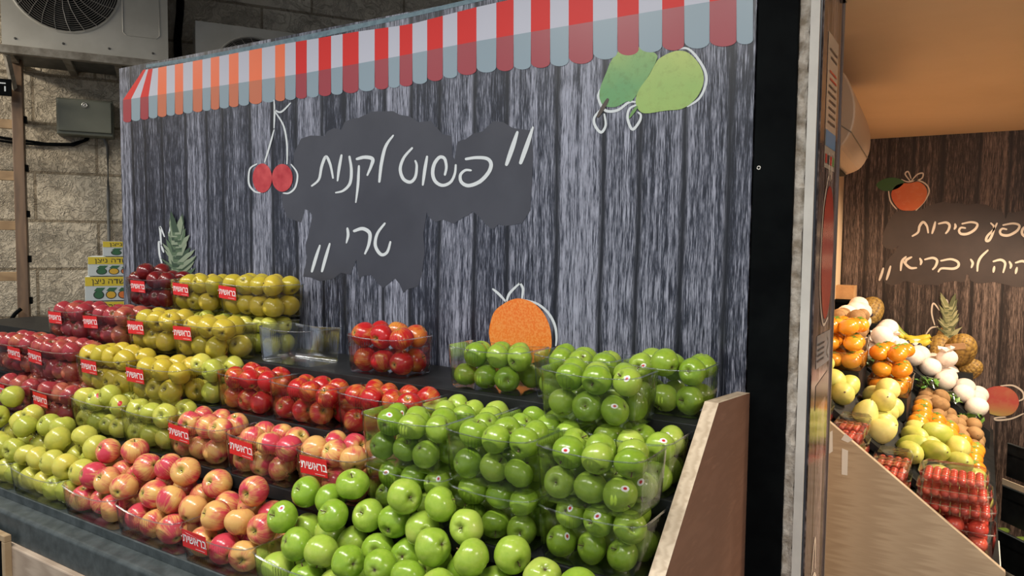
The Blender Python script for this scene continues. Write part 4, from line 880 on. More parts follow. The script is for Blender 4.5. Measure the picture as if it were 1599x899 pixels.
# printed mural on the back wall
def wb(off): return lambda u, v: onY(u, v, BY-off)
wm = empty('wall_mural', (0.1, BY-0.004, H), 'brown wood-print wall mural with cream Hebrew handwriting and printed fruit', 'sign')
def wchild(o): o.parent = wm; o.matrix_parent_inverse = Matrix.Translation(-wm.location); return o
mb = MB(); mb.box((-0.66, BY-0.003, 0.02), (3.38, BY-0.0005, H+0.60)); wchild(mb.build('sheet', PRINT_WARMLIT))
OW, SW = (1280, 250), 319/1247
f = Flat(wb(0.004), OW, SW)
f.poly([(410, 390), (440, 340), (470, 312), (540, 310), (620, 302), (655, 285), (680, 272), (720, 262), (760, 252), (805, 264), (850, 262), (900, 272), (960, 264), (1020, 272), (1050, 290), (1070, 302), (1095, 305), (1120, 322), (1135, 360), (1150, 320), (1200, 318), (1247, 305), (1400, 290), (1600, 300), (1750, 360), (1760, 500), (1740, 640), (1650, 760), (1500, 740), (1400, 775), (1247, 772), (1200, 775), (1160, 765), (1060, 742), (1010, 750), (960, 752), (920, 735), (900, 690), (885, 740), (860, 745), (830, 737), (760, 747), (720, 765), (680, 760), (600, 762), (560, 745), (520, 736), (480, 755), (440, 765), (400, 750), (385, 720), (390, 680), (405, 620), (450, 570), (485, 520), (440, 546), (400, 535), (380, 510), (388, 450)])
wchild(f.build('slate_patch', SLATE_WARMLIT))
STW = [[(566, 463), (600, 440), (610, 402), (632, 378), (654, 402), (662, 442)], [(705, 378), (697, 412), (686, 446)], [(726, 388), (770, 380), (792, 396), (786, 425), (770, 446)], [(826, 390), (829, 405), (822, 420)],
    [(870, 388), (925, 378), (962, 390), (948, 422), (905, 448), (865, 450), (850, 432), (862, 412), (888, 414)], [(1045, 385), (1064, 408), (1055, 450), (1035, 488), (1016, 490), (1024, 462), (1060, 425), (1082, 386)],
    [(1120, 396), (1180, 386), (1218, 398), (1205, 430), (1155, 458), (1112, 455), (1100, 435), (1115, 418), (1140, 422)], [(1290, 440), (1295, 405), (1268, 400), (1240, 420), (1236, 450), (1265, 470), (1310, 460), (1330, 410)],
    [(526, 590), (502, 618), (494, 672)], [(508, 612), (530, 640), (556, 658), (590, 657)], [(560, 592), (530, 608), (526, 625)], [(612, 600), (620, 618), (616, 636)], [(642, 606), (690, 596), (716, 612), (708, 645), (690, 666)], [(740, 614), (800, 604), (842, 620), (846, 646), (815, 662), (745, 660), (724, 680)],
    [(922, 606), (934, 628), (926, 654)], [(1026, 550), (985, 590), (966, 630), (962, 676)], [(1060, 618), (1105, 608), (1132, 630), (1120, 684)], [(1066, 650), (1060, 682)], [(1158, 620), (1168, 640), (1164, 658)], [(1196, 626), (1240, 616), (1268, 640), (1258, 690)], [(1204, 656), (1196, 690)], [(388, 660), (376, 700), (364, 732)], [(432, 648), (420, 690), (408, 728)],
    [(1330, 620), (1380, 616), (1400, 650), (1390, 690)], [(1450, 620), (1440, 690)]]
for nm, ix in (('lettering_word', range(0, 5)), ('lettering_word', range(5, 8)), ('lettering_word', range(8, 14)), ('lettering_word', [14, 15]), ('lettering_word', range(16, 21)), ('quote_mark', [21]), ('quote_mark', [22])):
    f = Flat(wb(0.006), OW, SW)
    for q in ix: f.stroke(STW[q], 16)
    wchild(f.build(nm, CHALK_WARMLIT))
f = Flat(wb(0.006), OW, SW); f.poly([(548, 140), (600, 132), (640, 155), (655, 195), (640, 250), (590, 300), (545, 308), (490, 300), (450, 255), (437, 205), (460, 160), (500, 142)], 4); f.poly([(345, 150), (385, 118), (440, 106), (490, 115), (515, 135), (480, 170), (420, 188), (375, 182)], 4, 1)
wchild(f.build('peach_print', [dapple('peach_print', (0.50, 0.05, 0.02), (0.60, 0.14, 0.04), (0.62, 0.22, 0.10), 0, -0.55, -0.30, 30, 0.45), mat('peach_leaf_print', (0.035, 0.10, 0.025), 0.4)]))
f = Flat(wb(0.005), OW, SW)
for pts in ([(500, 118), (540, 132), (600, 124), (650, 148), (668, 190), (640, 250), (588, 306)], [(420, 185), (432, 250), (468, 298)], [(553, 128), (522, 86), (540, 70), (558, 112)], [(560, 126), (595, 88), (630, 80), (622, 112), (572, 128)]): f.stroke(pts, 9)
wchild(f.build('peach_outline', CHALK_WARMLIT))
OM, SM = (1280, 440), 319/1195
f = Flat(wb(0.006), OM, SM); f.poly([(945, 680), (965, 635), (1030, 610), (1100, 618), (1150, 655), (1165, 715), (1130, 770), (1060, 785), (985, 765), (950, 720)], 4)
wchild(f.build('mango_print', dapple('mango_print', (0.42, 0.40, 0.10), (0.50, 0.07, 0.06), (0.5, 0.2, 0.1), 2, H-0.90, H-0.80, 30, 0.45)))
f = Flat(wb(0.005), OM, SM)
for pts in ([(1060, 608), (1130, 606), (1185, 640), (1192, 680), (1166, 696)], [(1192, 770), (1120, 800), (1040, 808), (1025, 796), (1085, 790)]): f.stroke(pts, 11)
wchild(f.build('mango_outline', CHALK_WARMLIT))
f = Flat(wb(0.007), OM, SM); crown_print(f, 755, 235, 125, 44, 5); wchild(f.build('pineapple_crown_print', [mat('crown_dark_warm', (0.12, 0.13, 0.06), 0.4), mat('crown_mid_warm', (0.26, 0.26, 0.12), 0.4), mat('crown_pale_warm', (0.42, 0.40, 0.22), 0.4)]))
f = Flat(wb(0.006), OM, SM); f.ell((745, 350), 70, 95); wchild(f.build('pineapple_body_print', print_mat('pineapple_print_warm', (0.16, 0.08, 0.02), (0.34, 0.19, 0.05), 60)))
for pts in ([(700, 165), (665, 125), (655, 180), (672, 250)], [(725, 150), (740, 105), (756, 142)], [(620, 310), (650, 270), (690, 262)], [(800, 310), (822, 340), (820, 370)]):
    f = Flat(wb(0.005), OM, SM); f.stroke(pts, 10); wchild(f.build('pineapple_outline', CHALK_WARMLIT))

# ------------------------------------------------------------------ shop display
def deck(x, y): return H-0.655-0.79*(x+0.415)+0.06*(y-2.7)
PY = 2.70
shop = empty('shop_display', (-0.2, 3.6, 0), 'sloping oak-panelled fruit display along the inside wall of the shop', 'display stand')
def hchild(o): o.parent = shop; o.matrix_parent_inverse = Matrix.Translation(-shop.location); return o
mb = MB(); mb.prism([(-0.56, PY, 0), (0.11, PY, 0), (0.11, PY, H-0.998), (-0.56, PY, H-0.485)], (0, 0.02, 0)); hchild(mb.build('end_panel', OAK, bevel=0.002))
mb = MB(); mb.prism([(-0.58, PY+0.3, deck(-0.58, PY+0.3)), (0.10, PY+0.3, deck(0.10, PY+0.3)), (0.10, BY-0.02, deck(0.10, BY)), (-0.58, BY-0.02, deck(-0.58, BY))], (0, 0, -0.03)); hchild(mb.build('deck', BLACK))
STEPS = [(-0.16, 0.095, H-0.985), (-0.30, -0.16, H-0.875), (-0.43, -0.30, H-0.765), (-0.56, -0.43, H-0.66)]
for a, b, z in STEPS:
    mb = MB(); mb.box((a, PY+0.022, z-0.015), (b, PY+0.34, z)); mb.box((a-0.008, PY+0.022, z), (a, PY+0.32, z+0.095)); hchild(mb.build('step', BLACK))
for lo, hi in (((0.012, PY+0.022, H-1.03), (0.10, PY+0.30, H-1.002)), ((0.06, PY+0.022, 0.0), (0.085, PY+0.05, H-1.03)), ((0.06, BY-0.1, 0), (0.085, BY-0.05, deck(0.07, BY)-0.03))): mb = MB(); mb.box(lo, hi); hchild(mb.build('white_rail', WHITE, bevel=0.002))
mb = MB(); mb.box((0.088, PY+0.04, 0), (0.098, BY-0.05, H-1.045)); hchild(mb.build('front_board', STEEL))
mb = MB(); mb.prism([(-0.415, PY-0.0012, H-0.64), (-0.40, PY-0.0012, H-0.628), (-0.397, PY-0.0012, H-0.70), (-0.408, PY-0.0012, H-0.71)], (0, 0.001, 0)); mb.prism([(-0.368, PY-0.0012, H-0.685), (-0.349, PY-0.0012, H-0.69), (-0.348, PY-0.0012, H-0.775), (-0.366, PY-0.0012, H-0.775)], (0, 0.001, 0)); mb.prism([(-0.36, PY-0.0012, H-0.632), (-0.335, PY-0.0012, H-0.65), (-0.35, PY-0.0012, H-0.662), (-0.372, PY-0.0012, H-0.655)], (0, 0.001, 0)); hchild(mb.build('torn_tape', WHITE))

def ell_mesh(name, rx, ry, rz, m, tip=0.0, n=18, k=14, seed=1, lump=0.0):
    rr = random.Random(seed); vs = []; fs = []
    for i in range(1, k):
        t = math.pi*i/k
        for j in range(n):
            a = 2*math.pi*j/n; q = 1+lump*math.sin(3*a+seed)*math.sin(2*t)
            vs.append((rx*math.sin(t)*math.cos(a)*q*(1+tip*math.cos(t)), ry*math.sin(t)*math.sin(a)*q*(1+tip*math.cos(t)), rz*math.cos(t)))
    vs += [(0, 0, rz), (0, 0, -rz)]; T_, B_ = len(vs)-2, len(vs)-1
    for i in range(k-2):
        for j in range(n): a, b = i*n, (i+1)*n; fs.append((a+j, b+j, b+(j+1) % n, a+(j+1) % n))
    for j in range(n): fs.append((T_, j, (j+1) % n)); b = (k-2)*n; fs.append((B_, b+(j+1) % n, b+j))
    me = bpy.data.meshes.new(name); me.from_pydata(vs, [], fs); me.update(); me.materials.append(m)
    for p in me.polygons: p.use_smooth = True
    return me
def fruit_skin(name, a, b, scale=40, rough=0.35, bump=0.0, coat=0.0, tint=0.0):
    m = mat(name, rough=rough, coat=coat); g = NG(m); tc = g.n('ShaderNodeTexCoord').outputs['Object']; rnd = g.n('ShaderNodeObjectInfo').outputs['Random']
    n = g.noise(tc, scale, 4, 0.6, g.math('MULTIPLY', rnd, 40.0)); f = g.math('ADD', n, g.math('MULTIPLY', g.math('SUBTRACT', rnd, 0.5), 0.4))
    g.set('Base Color', g.ramp(f, [(0.3, a), (0.7, b)]))
    if bump: g.bump(g.noise(tc, scale*6, 3), bump, 0.002)
    return m
GUAVA = fruit_skin('guava_skin', (0.36, 0.40, 0.06), (0.60, 0.53, 0.15), 25, 0.4)
PEAR = fruit_skin('pale_pear_skin', (0.55, 0.52, 0.13), (0.72, 0.64, 0.22), 25, 0.4)
PERS = fruit_skin('persimmon_skin', (0.66, 0.20, 0.012), (0.72, 0.30, 0.025), 20, 0.22, coat=0.3)
KIWI = fruit_skin('kiwi_skin', (0.24, 0.125, 0.045), (0.38, 0.22, 0.09), 60, 0.8, 0.3)
TOM = fruit_skin('tomato_skin', (0.50, 0.05, 0.035), (0.62, 0.10, 0.06), 12, 0.2, coat=0.4)
NETW = fruit_skin('foam_net', (0.74, 0.61, 0.53), (0.86, 0.75, 0.67), 60, 0.8, 0.6)
LEMON = fruit_skin('lemon_skin', (0.60, 0.36, 0.04), (0.72, 0.46, 0.07), 20, 0.35)
GRAPE = fruit_skin('grape_skin', (0.018, 0.016, 0.03), (0.05, 0.04, 0.07), 20, 0.3)
CALYX = mat('calyx_brown', (0.12, 0.07, 0.03), 0.7); LEAF = fruit_skin('leaf_green', (0.06, 0.17, 0.02), (0.20, 0.36, 0.06), 30, 0.4); PINK = mat('net_flap', (0.84, 0.73, 0.66), 0.7)
def end_bit(R, r=0.004):
    mb = MB(); mb.lathe([(0.0, R*1.02), (r, R*1.015), (r*0.8, R*0.99), (r*1.3, R*0.965)], 8); me = mb.mesh('calyx'); me.materials.append(CALYX); return me
SPEC = {
 'guava': ('guava', ell_mesh('guava', 0.046, 0.046, 0.056, GUAVA, -0.15, seed=2), 'calyx', end_bit(0.056), 0.046),
 'pear': ('pear', ell_mesh('pear', 0.046, 0.046, 0.056, PEAR, -0.22, seed=3), 'stem', end_bit(0.056, 0.003), 0.046),
 'mango': ('mango', ell_mesh('mango', 0.045, 0.042, 0.066, GUAVA, -0.12, seed=4, lump=0.03), 'stem', end_bit(0.066, 0.003), 0.045),
 'persimmon': ('persimmon', ell_mesh('persimmon', 0.041, 0.041, 0.0325, PERS, 0, 20, 12, 5, 0.03), 'calyx', None, 0.037),
 'kiwi': ('kiwi', ell_mesh('kiwi', 0.034, 0.033, 0.043, KIWI, 0, seed=6), 'calyx', end_bit(0.043, 0.0025), 0.034),
 'tomato': ('tomato', ell_mesh('tomato', 0.034, 0.034, 0.030, TOM, 0, 18, 12, 7, 0.02), None, None, 0.033),
 'net': ('net_wrapped_fruit', ell_mesh('net_wrapped_fruit', 0.051, 0.051, 0.047, NETW, 0, 20, 14, 8, 0.02), 'net_flap', None, 0.049),
 'lemon': ('lemon', ell_mesh('lemon', 0.024, 0.024, 0.028, LEMON, 0, seed=9), None, None, 0.024),
}
mb = MB()                                                           # four-lobed persimmon calyx
for k in range(4):
    a = k*math.pi/2; mb.add([(0, 0, 0.0330), (0.011*math.cos(a-0.6), 0.011*math.sin(a-0.6), 0.0327), (0.017*math.cos(a), 0.017*math.sin(a), 0.0320), (0.011*math.cos(a+0.6), 0.011*math.sin(a+0.6), 0.0327)], [(0, 1, 2, 3)])
me = mb.mesh('calyx'); me.materials.append(LEAF); SPEC['persimmon'] = SPEC['persimmon'][:3]+(me, 0.037)
mb = MB(); n = 12
mb.add([(0.024*math.cos(2*math.pi*i/n), 0.024*math.sin(2*math.pi*i/n), 0.041) for i in range(n)]+[((0.036+0.010*(i % 2))*math.cos(2*math.pi*i/n), (0.036+0.010*(i % 2))*math.sin(2*math.pi*i/n), 0.047+0.007*(i % 3)) for i in range(n)], [(i, (i+1) % n, n+(i+1) % n, n+i) for i in range(n)])
me = mb.mesh('net_flap'); me.materials.append(PINK); SPEC['net'] = SPEC['net'][:3]+(me, 0.049)
def put_fruit(kind, p, label, group, upright=None, toward=0.5):
    nm, me, pn_, pm, r = SPEC[kind]; o = bpy.data.objects.new(nm, me); COL.objects.link(o); o.location = p; o.rotation_mode = 'QUATERNION'
    v = Vector((random.uniform(-1, 1), random.uniform(-1, 1), random.uniform(-.3, 1))) if upright is None else Vector((random.uniform(-.3, .3), random.uniform(-.35, .15), 1))
    if upright is None and random.random() < toward: v = Vector((random.uniform(-.2, .9), -1, random.uniform(-.1, .5)))
    o.rotation_quaternion = Vector((0, 0, 1)).rotation_difference(v.normalized())
    s = random.uniform(0.94, 1.03); o.scale = (s, s, s); tag(o, label, nm.replace('_', ' ') if kind != 'net' else 'wrapped fruit', group)
    if pm is not None and (kind != 'net' or random.random() < 0.15): link(pn_, pm, [], o)
    return o
def heap(kind, x0, x1, y0, y1, layers, name, where, base=deck, upright=None):
    """round fruit settled on the sloping deck; x runs downhill towards the aisle"""
    r = SPEC[kind][4]*0.97; nx = max(1, int((x1-x0)/(2*r))); ny = max(1, int((y1-y0)/(2*r))); pos = []
    for L in range(layers):
        nxl = nx if L == 0 else max(1, nx-L); nyl = ny if L == 0 else max(1, ny-L)
        for i in range(nxl):
            for j in range(nyl):
                x = x0+(x1-x0)*(i+0.5)/nxl+random.uniform(-.005, .005); y = y0+(y1-y0)*(j+0.5)/nyl+random.uniform(-.005, .005)
                pos.append((x, y, base(x, y)+r+L*1.75*r))
    P = np.array(pos); n = len(P)
    for it in range(160):
        if it < 110: P[:, 2] -= 0.0012
        for _ in range(2):
            D = P[:, None]-P[None]; Ld = np.sqrt((D**2).sum(-1))+np.eye(n); ov = np.clip(2*r-Ld, 0, None)*(1-np.eye(n)); P += (D/Ld[..., None]*ov[..., None]*0.42).sum(1)*0.8
            P[:, 0] = np.clip(P[:, 0], x0+r*.8, x1-r*.8); P[:, 1] = np.clip(P[:, 1], y0+r*.8, y1-r*.8)
            fl_ = np.array([base(a, b) for a, b in P[:, :2]])+r*1.12; P[:, 2] = np.maximum(P[:, 2], fl_)
    # name by row (from the near end) and place from the left
    rows = np.clip(((P[:, 1]-y0)/(2*r)).astype(int), 0, 30); lay = np.array([0 if P[i, 2] < base(P[i, 0], P[i, 1])+2.0*r else 1 for i in range(n)])
    NR = ['nearest', 'second', 'third', 'fourth', 'fifth', 'sixth', 'seventh', 'eighth', 'ninth', 'tenth', 'eleventh', 'twelfth']
    for rw in set(rows):
        for la in (0, 1):
            ix = sorted([i for i in range(n) if rows[i] == rw and lay[i] == la], key=lambda i: P[i, 0])
            for k, i in enumerate(ix): put_fruit(kind, tuple(P[i]), f"{name}, {ordinal(k, len(ix))} in {NR[min(rw, 11)]} {'upper' if la else 'lower'} row, {where}", f"{name} fruit, {where}", upright)
def raised(h): return lambda x, y: deck(x, y)+h
def riser(x0, x1, y0, y1, h):
    mb = MB(); mb.prism([(x0, y0, deck(x0, y0)), (x1, y0, deck(x1, y0)), (x1, y1, deck(x1, y1)), (x0, y1, deck(x0, y1))], (0, 0, h-0.004)); hchild(mb.build('riser', BLACK))
riser(-0.30, 0.08, 4.16, BY-0.02, 0.09); riser(-0.22, 0.06, 3.455, 3.805, 0.02); riser(-0.58, -0.30, 3.82, BY-0.02, 0.02)
heap('guava', -0.57, -0.385, 3.04, 3.30, 2, 'pale green guava', 'left of the pears')
heap('pear', -0.385, -0.222, 3.04, 3.46, 3, 'pale yellow pear', 'behind red clamshells')
heap('mango', -0.22, 0.055, 3.06, 3.44, 3, 'yellow-green mango', 'behind the tomatoes')
heap('persimmon', -0.215, 0.05, 3.46, 3.80, 2, 'orange persimmon', 'between mangoes and kiwis', raised(0.02), upright=1)
heap('kiwi', -0.215, 0.05, 3.84, 4.13, 2, 'brown kiwi', 'below white wrapped fruit')
heap('net', -0.30, 0.07, 4.16, 4.50, 3, 'white net-wrapped fruit', 'behind the kiwis', raised(0.09), upright=1)
heap('net', -0.47, -0.29, 3.84, 4.36, 3, 'white net-wrapped fruit', 'beside the bananas', raised(0.02), upright=1)
heap('net', -0.60, -0.46, 3.84, 4.34, 2, 'white net-wrapped fruit', 'high at left', raised(0.03), upright=1)
# persimmon and kiwi punnets on the upper deck
def deck_punnet(kind, xc, yc, w, d, phrase, label, rel=None):
    ang = math.atan(0.79)*0.55
    t = empty('fruit_punnet', (xc, yc, deck(xc, yc)+0.052), label, 'punnet', 'clear punnets in the shop display')
    sh, rm = tray_meshes(w, d, 0.075, 0.0); link('shell', sh, PET, t); link('rim', rm, PETRIM, t)
    mbb = MB(); mbb.box((-w*0.44, -d*0.43, -0.10), (w*0.44, d*0.43, -0.004)); mbb.build('riser', BLACK, t)
    r = SPEC[kind][4]*0.97; nx = max(1, int(w*0.9/(2*r))); ny = max(1, int(d*0.9/(2*r))); pos = []
    for L in range(3):
        for i in range(nx):
            for j in range(ny): pos.append(((i+.5+random.uniform(-.1, .1))/nx*w*.88-w*.44, (j+.5)/ny*d*.88-d*.44, r+L*1.8*r))
    P = settle(pos, r, (-w*.44, -d*.44), (w*.44, d*.44), 0.002, 110, 0.075); lab = label_rows(P, r, 0, -d*.44); b = Vector(t.location)
    for p, l in zip(P, lab): put_fruit(kind, b+Vector(p), f"{'orange persimmon' if kind == 'persimmon' else 'brown kiwi'}, {l}, {phrase}", f"fruit in {phrase}", 1 if kind == 'persimmon' else None)
deck_punnet('persimmon', -0.475, 3.43, 0.17, 0.25, 'left persimmon punnet', 'clear punnet of orange persimmons high at left of shop display')
deck_punnet('persimmon', -0.305, 3.62, 0.165, 0.28, 'middle persimmon punnet', 'clear punnet of orange persimmons above the loose ones')
deck_punnet('kiwi', -0.49, 3.70, 0.15, 0.22, 'kiwi punnet', 'clear punnet of brown kiwis above the left persimmons')
# clamshell packs of red fruit at the near end
def clamshell(x0, x1, y0, y1, z, h, label, kind='tomato', n=(4, 3, 1), lid=True):
    t = empty('clamshell_pack', ((x0+x1)/2, (y0+y1)/2, z), label, 'clamshell', 'clamshell packs of red fruit'); w, d = x1-x0-.004, y1-y0-.004
    sh, rm = tray_meshes(w, d, h*0.7, 0.0); link('base', sh, PET, t); link('rim', rm, PETRIM, t)
    if lid:
        mb = MB(); k = 10; V = []
        for j in range(k+1):
            for i in range(k+1):
                a, b = i/k*2-1, j/k*2-1; e = max(abs(a), abs(b)); zz = h*0.72 if e > 0.9 else h*(0.98+0.02*math.cos(i*3)*math.cos(j*2)); V.append((a*w/2, b*d/2, zz))
        mb.add(V, [(j*(k+1)+i, j*(k+1)+i+1, (j+1)*(k+1)+i+1, (j+1)*(k+1)+i) for j in range(k) for i in range(k)]); mb.build('lid', PET, t)
    r = SPEC[kind][4]; nx, ny, nz = n; s = min(1.0, w*0.86/nx/(2*r), d*0.86/ny/(2*r), h*0.86/nz/(2*r)*1.15)
    for L in range(nz):
        for i in range(nx):
            for j in range(ny):
                o = put_fruit(kind, (t.location.x+((i+.5)/nx-.5)*w*.87, t.location.y+((j+.5)/ny-.5)*d*.87, z+0.003+s*r*0.95+L*1.75*s*r), f"red tomato, {ordinal(i, nx)}, {['front', 'second', 'third', 'fourth', 'fifth', 'sixth'][j]} {['lower', 'upper'][L] if nz > 1 else 'single'} row, {label_short[label]}", 'red fruit in clamshell packs', 1)
                o.scale = (s*.98, s*.98, s*.98)
label_short = {}
def cs(x0, x1, y0, y1, z, h, label, short, **k): label_short[label] = short; clamshell(x0, x1, y0, y1, z, h, label, **k)
z0 = STEPS[0][2]+0.001
cs(-0.15, 0.085, PY+0.03, PY+0.20, z0, 0.118, 'deep punnet of tomatoes at the foot of shop display', 'deep tomato punnet', n=(3, 2, 2), lid=False)
for i, hh in enumerate((0.047, 0.047, 0.047)):
    nm = ['lowest', 'middle', 'topmost'][i]
    cs(-0.148+0.004*i, 0.083-0.012*i, PY+0.032, PY+0.19, z0+0.120+i*0.049, 0.047, f'shallow clamshell of small tomatoes, {nm} of three stacked', f'{nm} tomato clamshell', n=(7, 5, 1))
cs(-0.12, 0.07, PY+0.205, PY+0.33, z0, 0.10, 'clamshell of tomatoes behind the stacked ones', 'rear tomato clamshell', n=(4, 2, 2))
cs(-0.118, 0.068, PY+0.207, PY+0.328, z0+0.102, 0.06, 'raised clamshell of tomatoes behind the stacked ones', 'raised rear tomato clamshell', n=(5, 3, 1))
z2 = STEPS[1][2]+0.001
for i in range(2): cs(-0.292, -0.17, PY+0.03+i*0.15, PY+0.17+i*0.15, z2, 0.085, ['clamshell of red fruit against the oak end panel, second step', 'clamshell of red fruit behind another, second step'][i], ['near second-step clamshell', 'far second-step clamshell'][i], n=(4, 4, 1))
for i in range(2): cs(-0.292, -0.17, PY+0.03+i*0.15, PY+0.17+i*0.15, z2+0.087, 0.06, ['upper clamshell of red fruit near the oak panel, second step', 'upper clamshell of red fruit farther back, second step'][i], ['near upper second-step clamshell', 'far upper second-step clamshell'][i], n=(4, 4, 1))
z3 = STEPS[2][2]+0.001
for i in range(2):
    cs(-0.422, -0.31, PY+0.03+i*0.15, PY+0.17+i*0.15, z3, 0.085, ['clamshell of red fruit against the oak end panel, third step', 'clamshell of red fruit behind another, third step'][i], ['near third-step clamshell', 'far third-step clamshell'][i], n=(4, 4, 1))
    cs(-0.422, -0.31, PY+0.03+i*0.15, PY+0.17+i*0.15, z3+0.087, 0.06, ['upper clamshell of red fruit near the oak panel, third step', 'upper clamshell of red fruit farther back, third step'][i], ['near upper third-step clamshell', 'far upper third-step clamshell'][i], n=(4, 4, 1))
z4 = STEPS[3][2]+0.001
for i in range(2): cs(-0.552, -0.44, PY+0.03+i*0.15, PY+0.17+i*0.15, z4, 0.085, ['clamshell of red fruit on top step by the doorway', 'clamshell of red fruit behind another on top step'][i], ['near top-step clamshell', 'far top-step clamshell'][i], n=(4, 4, 1))

# pineapples
PINE = mat('pineapple_rind', rough=0.6); g = NG(PINE); tc = g.n('ShaderNodeTexCoord').outputs['Object']
vd = g.n('ShaderNodeTexVoronoi', {'Vector': tc, 'Scale': 58.0, 'Randomness': 0.25}); vdist = vd.outputs['Distance']
g.set('Base Color', g.ramp(vdist, [(0.05, (0.10, 0.055, 0.02)), (0.25, (0.40, 0.24, 0.05)), (0.55, (0.30, 0.17, 0.04)), (0.85, (0.07, 0.04, 0.015))])); g.bump(g.math('SUBTRACT', 1.0, vdist), 0.8, 0.006)
PCROWN = fruit_skin('pineapple_leaf', (0.10, 0.15, 0.05), (0.24, 0.29, 0.11), 30, 0.45)
def pineapple(p, axis, label, s=1.0, crown=True):
    o = empty('pineapple', p, label, 'pineapple', 'pineapples along the back of the shop display'); o.rotation_mode = 'QUATERNION'; o.rotation_quaternion = Vector((0, 0, 1)).rotation_difference(Vector(axis).normalized()); o.scale = (s, s, s)
    link('body', ell_mesh('pineapple_body', 0.052, 0.052, 0.072, PINE, 0.0, 26, 20), PINE, o)
    if crown:
        mb = MB()
        for i in range(26):
            a = i*2.4; q = i/26; L = 0.085-0.02*q; tilt = 1.05-0.95*q; z = 0.064+0.02*q; d = Vector((math.cos(a), math.sin(a), 0)); sd = Vector((-math.sin(a), math.cos(a), 0)); b = d*0.014*(1-q)+Vector((0, 0, z))
            m1 = b+(d*math.sin(tilt*.6)+Vector((0, 0, math.cos(tilt*.6))))*L*.55; e = m1+(d*math.sin(tilt)+Vector((0, 0, math.cos(tilt))))*L*.5
            mb.add([b-sd*.008, b+sd*.008, m1+sd*.007, e, m1-sd*.007], [(0, 1, 2, 3, 4)])
        mb.build('crown', PCROWN, o)
def at(u, v, Y): return tuple(onY(u, v, Y))
pineapple(at(1466, 549, 4.50), (0.1, 0.35, 1), 'pineapple in front of the printed crown, left of the ticketed one', 1.3, False)
pineapple(at(1500, 546, 4.46), (0.2, -0.55, 0.6), 'pineapple with price ticket, right of the other by printed crown', 1.4, False)
pineapple(at(1358, 487, 4.46), (0.3, 0.5, 0.75), 'pineapple lying at far left beyond the wrapped fruit', 1.3, False)
pineapple(at(1513, 577, 4.50), (0.6, -0.3, 0.5), 'smaller pineapple low at the right end beside the wrapped fruit', 1.0, False)
mb = MB(); mb.box((-0.17, 4.40, deck(-0.17, 4.4)), (-0.0, BY-0.02, onY(1480, 568, 4.48).z-0.03)); hchild(mb.build('back_shelf', BLACK))
mb = MB(); mb.box((-0.60, 4.36, deck(-0.60, 4.4)), (-0.43, BY-0.02, onY(1358, 505, 4.46).z-0.03)); hchild(mb.build('back_shelf', BLACK))
o = MB(); o.box((-0.045, -0.001, -0.016), (0.045, 0.001, 0.016)); t = o.build('price_ticket', mat('ticket_card', (0.60, 0.36, 0.18), 0.6)); t.location = at(1492, 541, 4.37); t.rotation_euler = (0.25, -0.2, -0.2); tag(t, 'tan card ticket resting on the pineapples', 'ticket')
# bananas
BAN = fruit_skin('banana_skin', (0.58, 0.44, 0.03), (0.70, 0.52, 0.05), 12, 0.45); BANG = fruit_skin('banana_green_skin', (0.24, 0.30, 0.03), (0.42, 0.42, 0.06), 12, 0.45); BTIP = mat('banana_tip', (0.06, 0.04, 0.02), 0.7)
def banana(px, Y, m, label, r=0.021):
    P = crom([np.array(onY(u, v, Y)) for u, v in px], 5); a = Vector(P[0]); o = empty('banana', a, label, 'banana', 'bananas against the back wall'); pts = [Vector(p)-a for p in P]; n = len(pts)
    mb = MB(); mb.tube(pts, [r*(0.35+0.65*min(1, 4*i/n)*min(1, max(0.25, 4.5*(n-1-i)/n))) for i in range(n)], 8); mb.build('peel', m, o, True)
    mb = MB(); mb.tube([pts[-1], pts[-1]+(pts[-1]-pts[-2])*.8], r*.3, 6); mb.tube([pts[0], pts[0]-(pts[1]-pts[0])*1.2], r*.36, 6); mb.build('tip', BTIP, o)
banana([(1392, 500), (1399, 512), (1410, 524), (1423, 531)], 4.52, BANG, 'greenish banana slanting down in front of the wall mural')
banana([(1392, 514), (1402, 522), (1413, 528)], 4.47, BAN, 'short yellow banana below the slanting greenish one', 0.018)
banana([(1410, 524), (1425, 530), (1440, 529), (1453, 524)], 4.47, BAN, 'yellow banana curving beside the pineapples')
banana([(1412, 532), (1428, 537), (1442, 536), (1453, 531)], 4.44, BAN, 'lower yellow banana curving beside the pineapples')
# dark grapes
GR = ell_mesh('grape', 0.011, 0.011, 0.013, GRAPE, 0, 10, 8)
def grapes(p, label, n=34):
    mb = MB()
    for i in range(n):
        c = Vector((random.gauss(0, .022), random.gauss(0, .02), random.gauss(0, .012)))
        V = [v.co+c for v in GR.vertices]; mb.add(V, [tuple(f.vertices) for f in GR.polygons])
    o = mb.build('grape_cluster', GRAPE, None, True); o.location = p; tag(o, label, 'grapes', 'dark grapes in the shop display')
grapes(at(1346, 487, 4.38), 'cluster of dark grapes beside the far left pineapple')
grapes(at(1383, 509, 4.42), 'cluster of dark grapes above the left wrapped fruit')
grapes(at(1427, 542, 4.42), 'cluster of dark grapes under the yellow bananas')
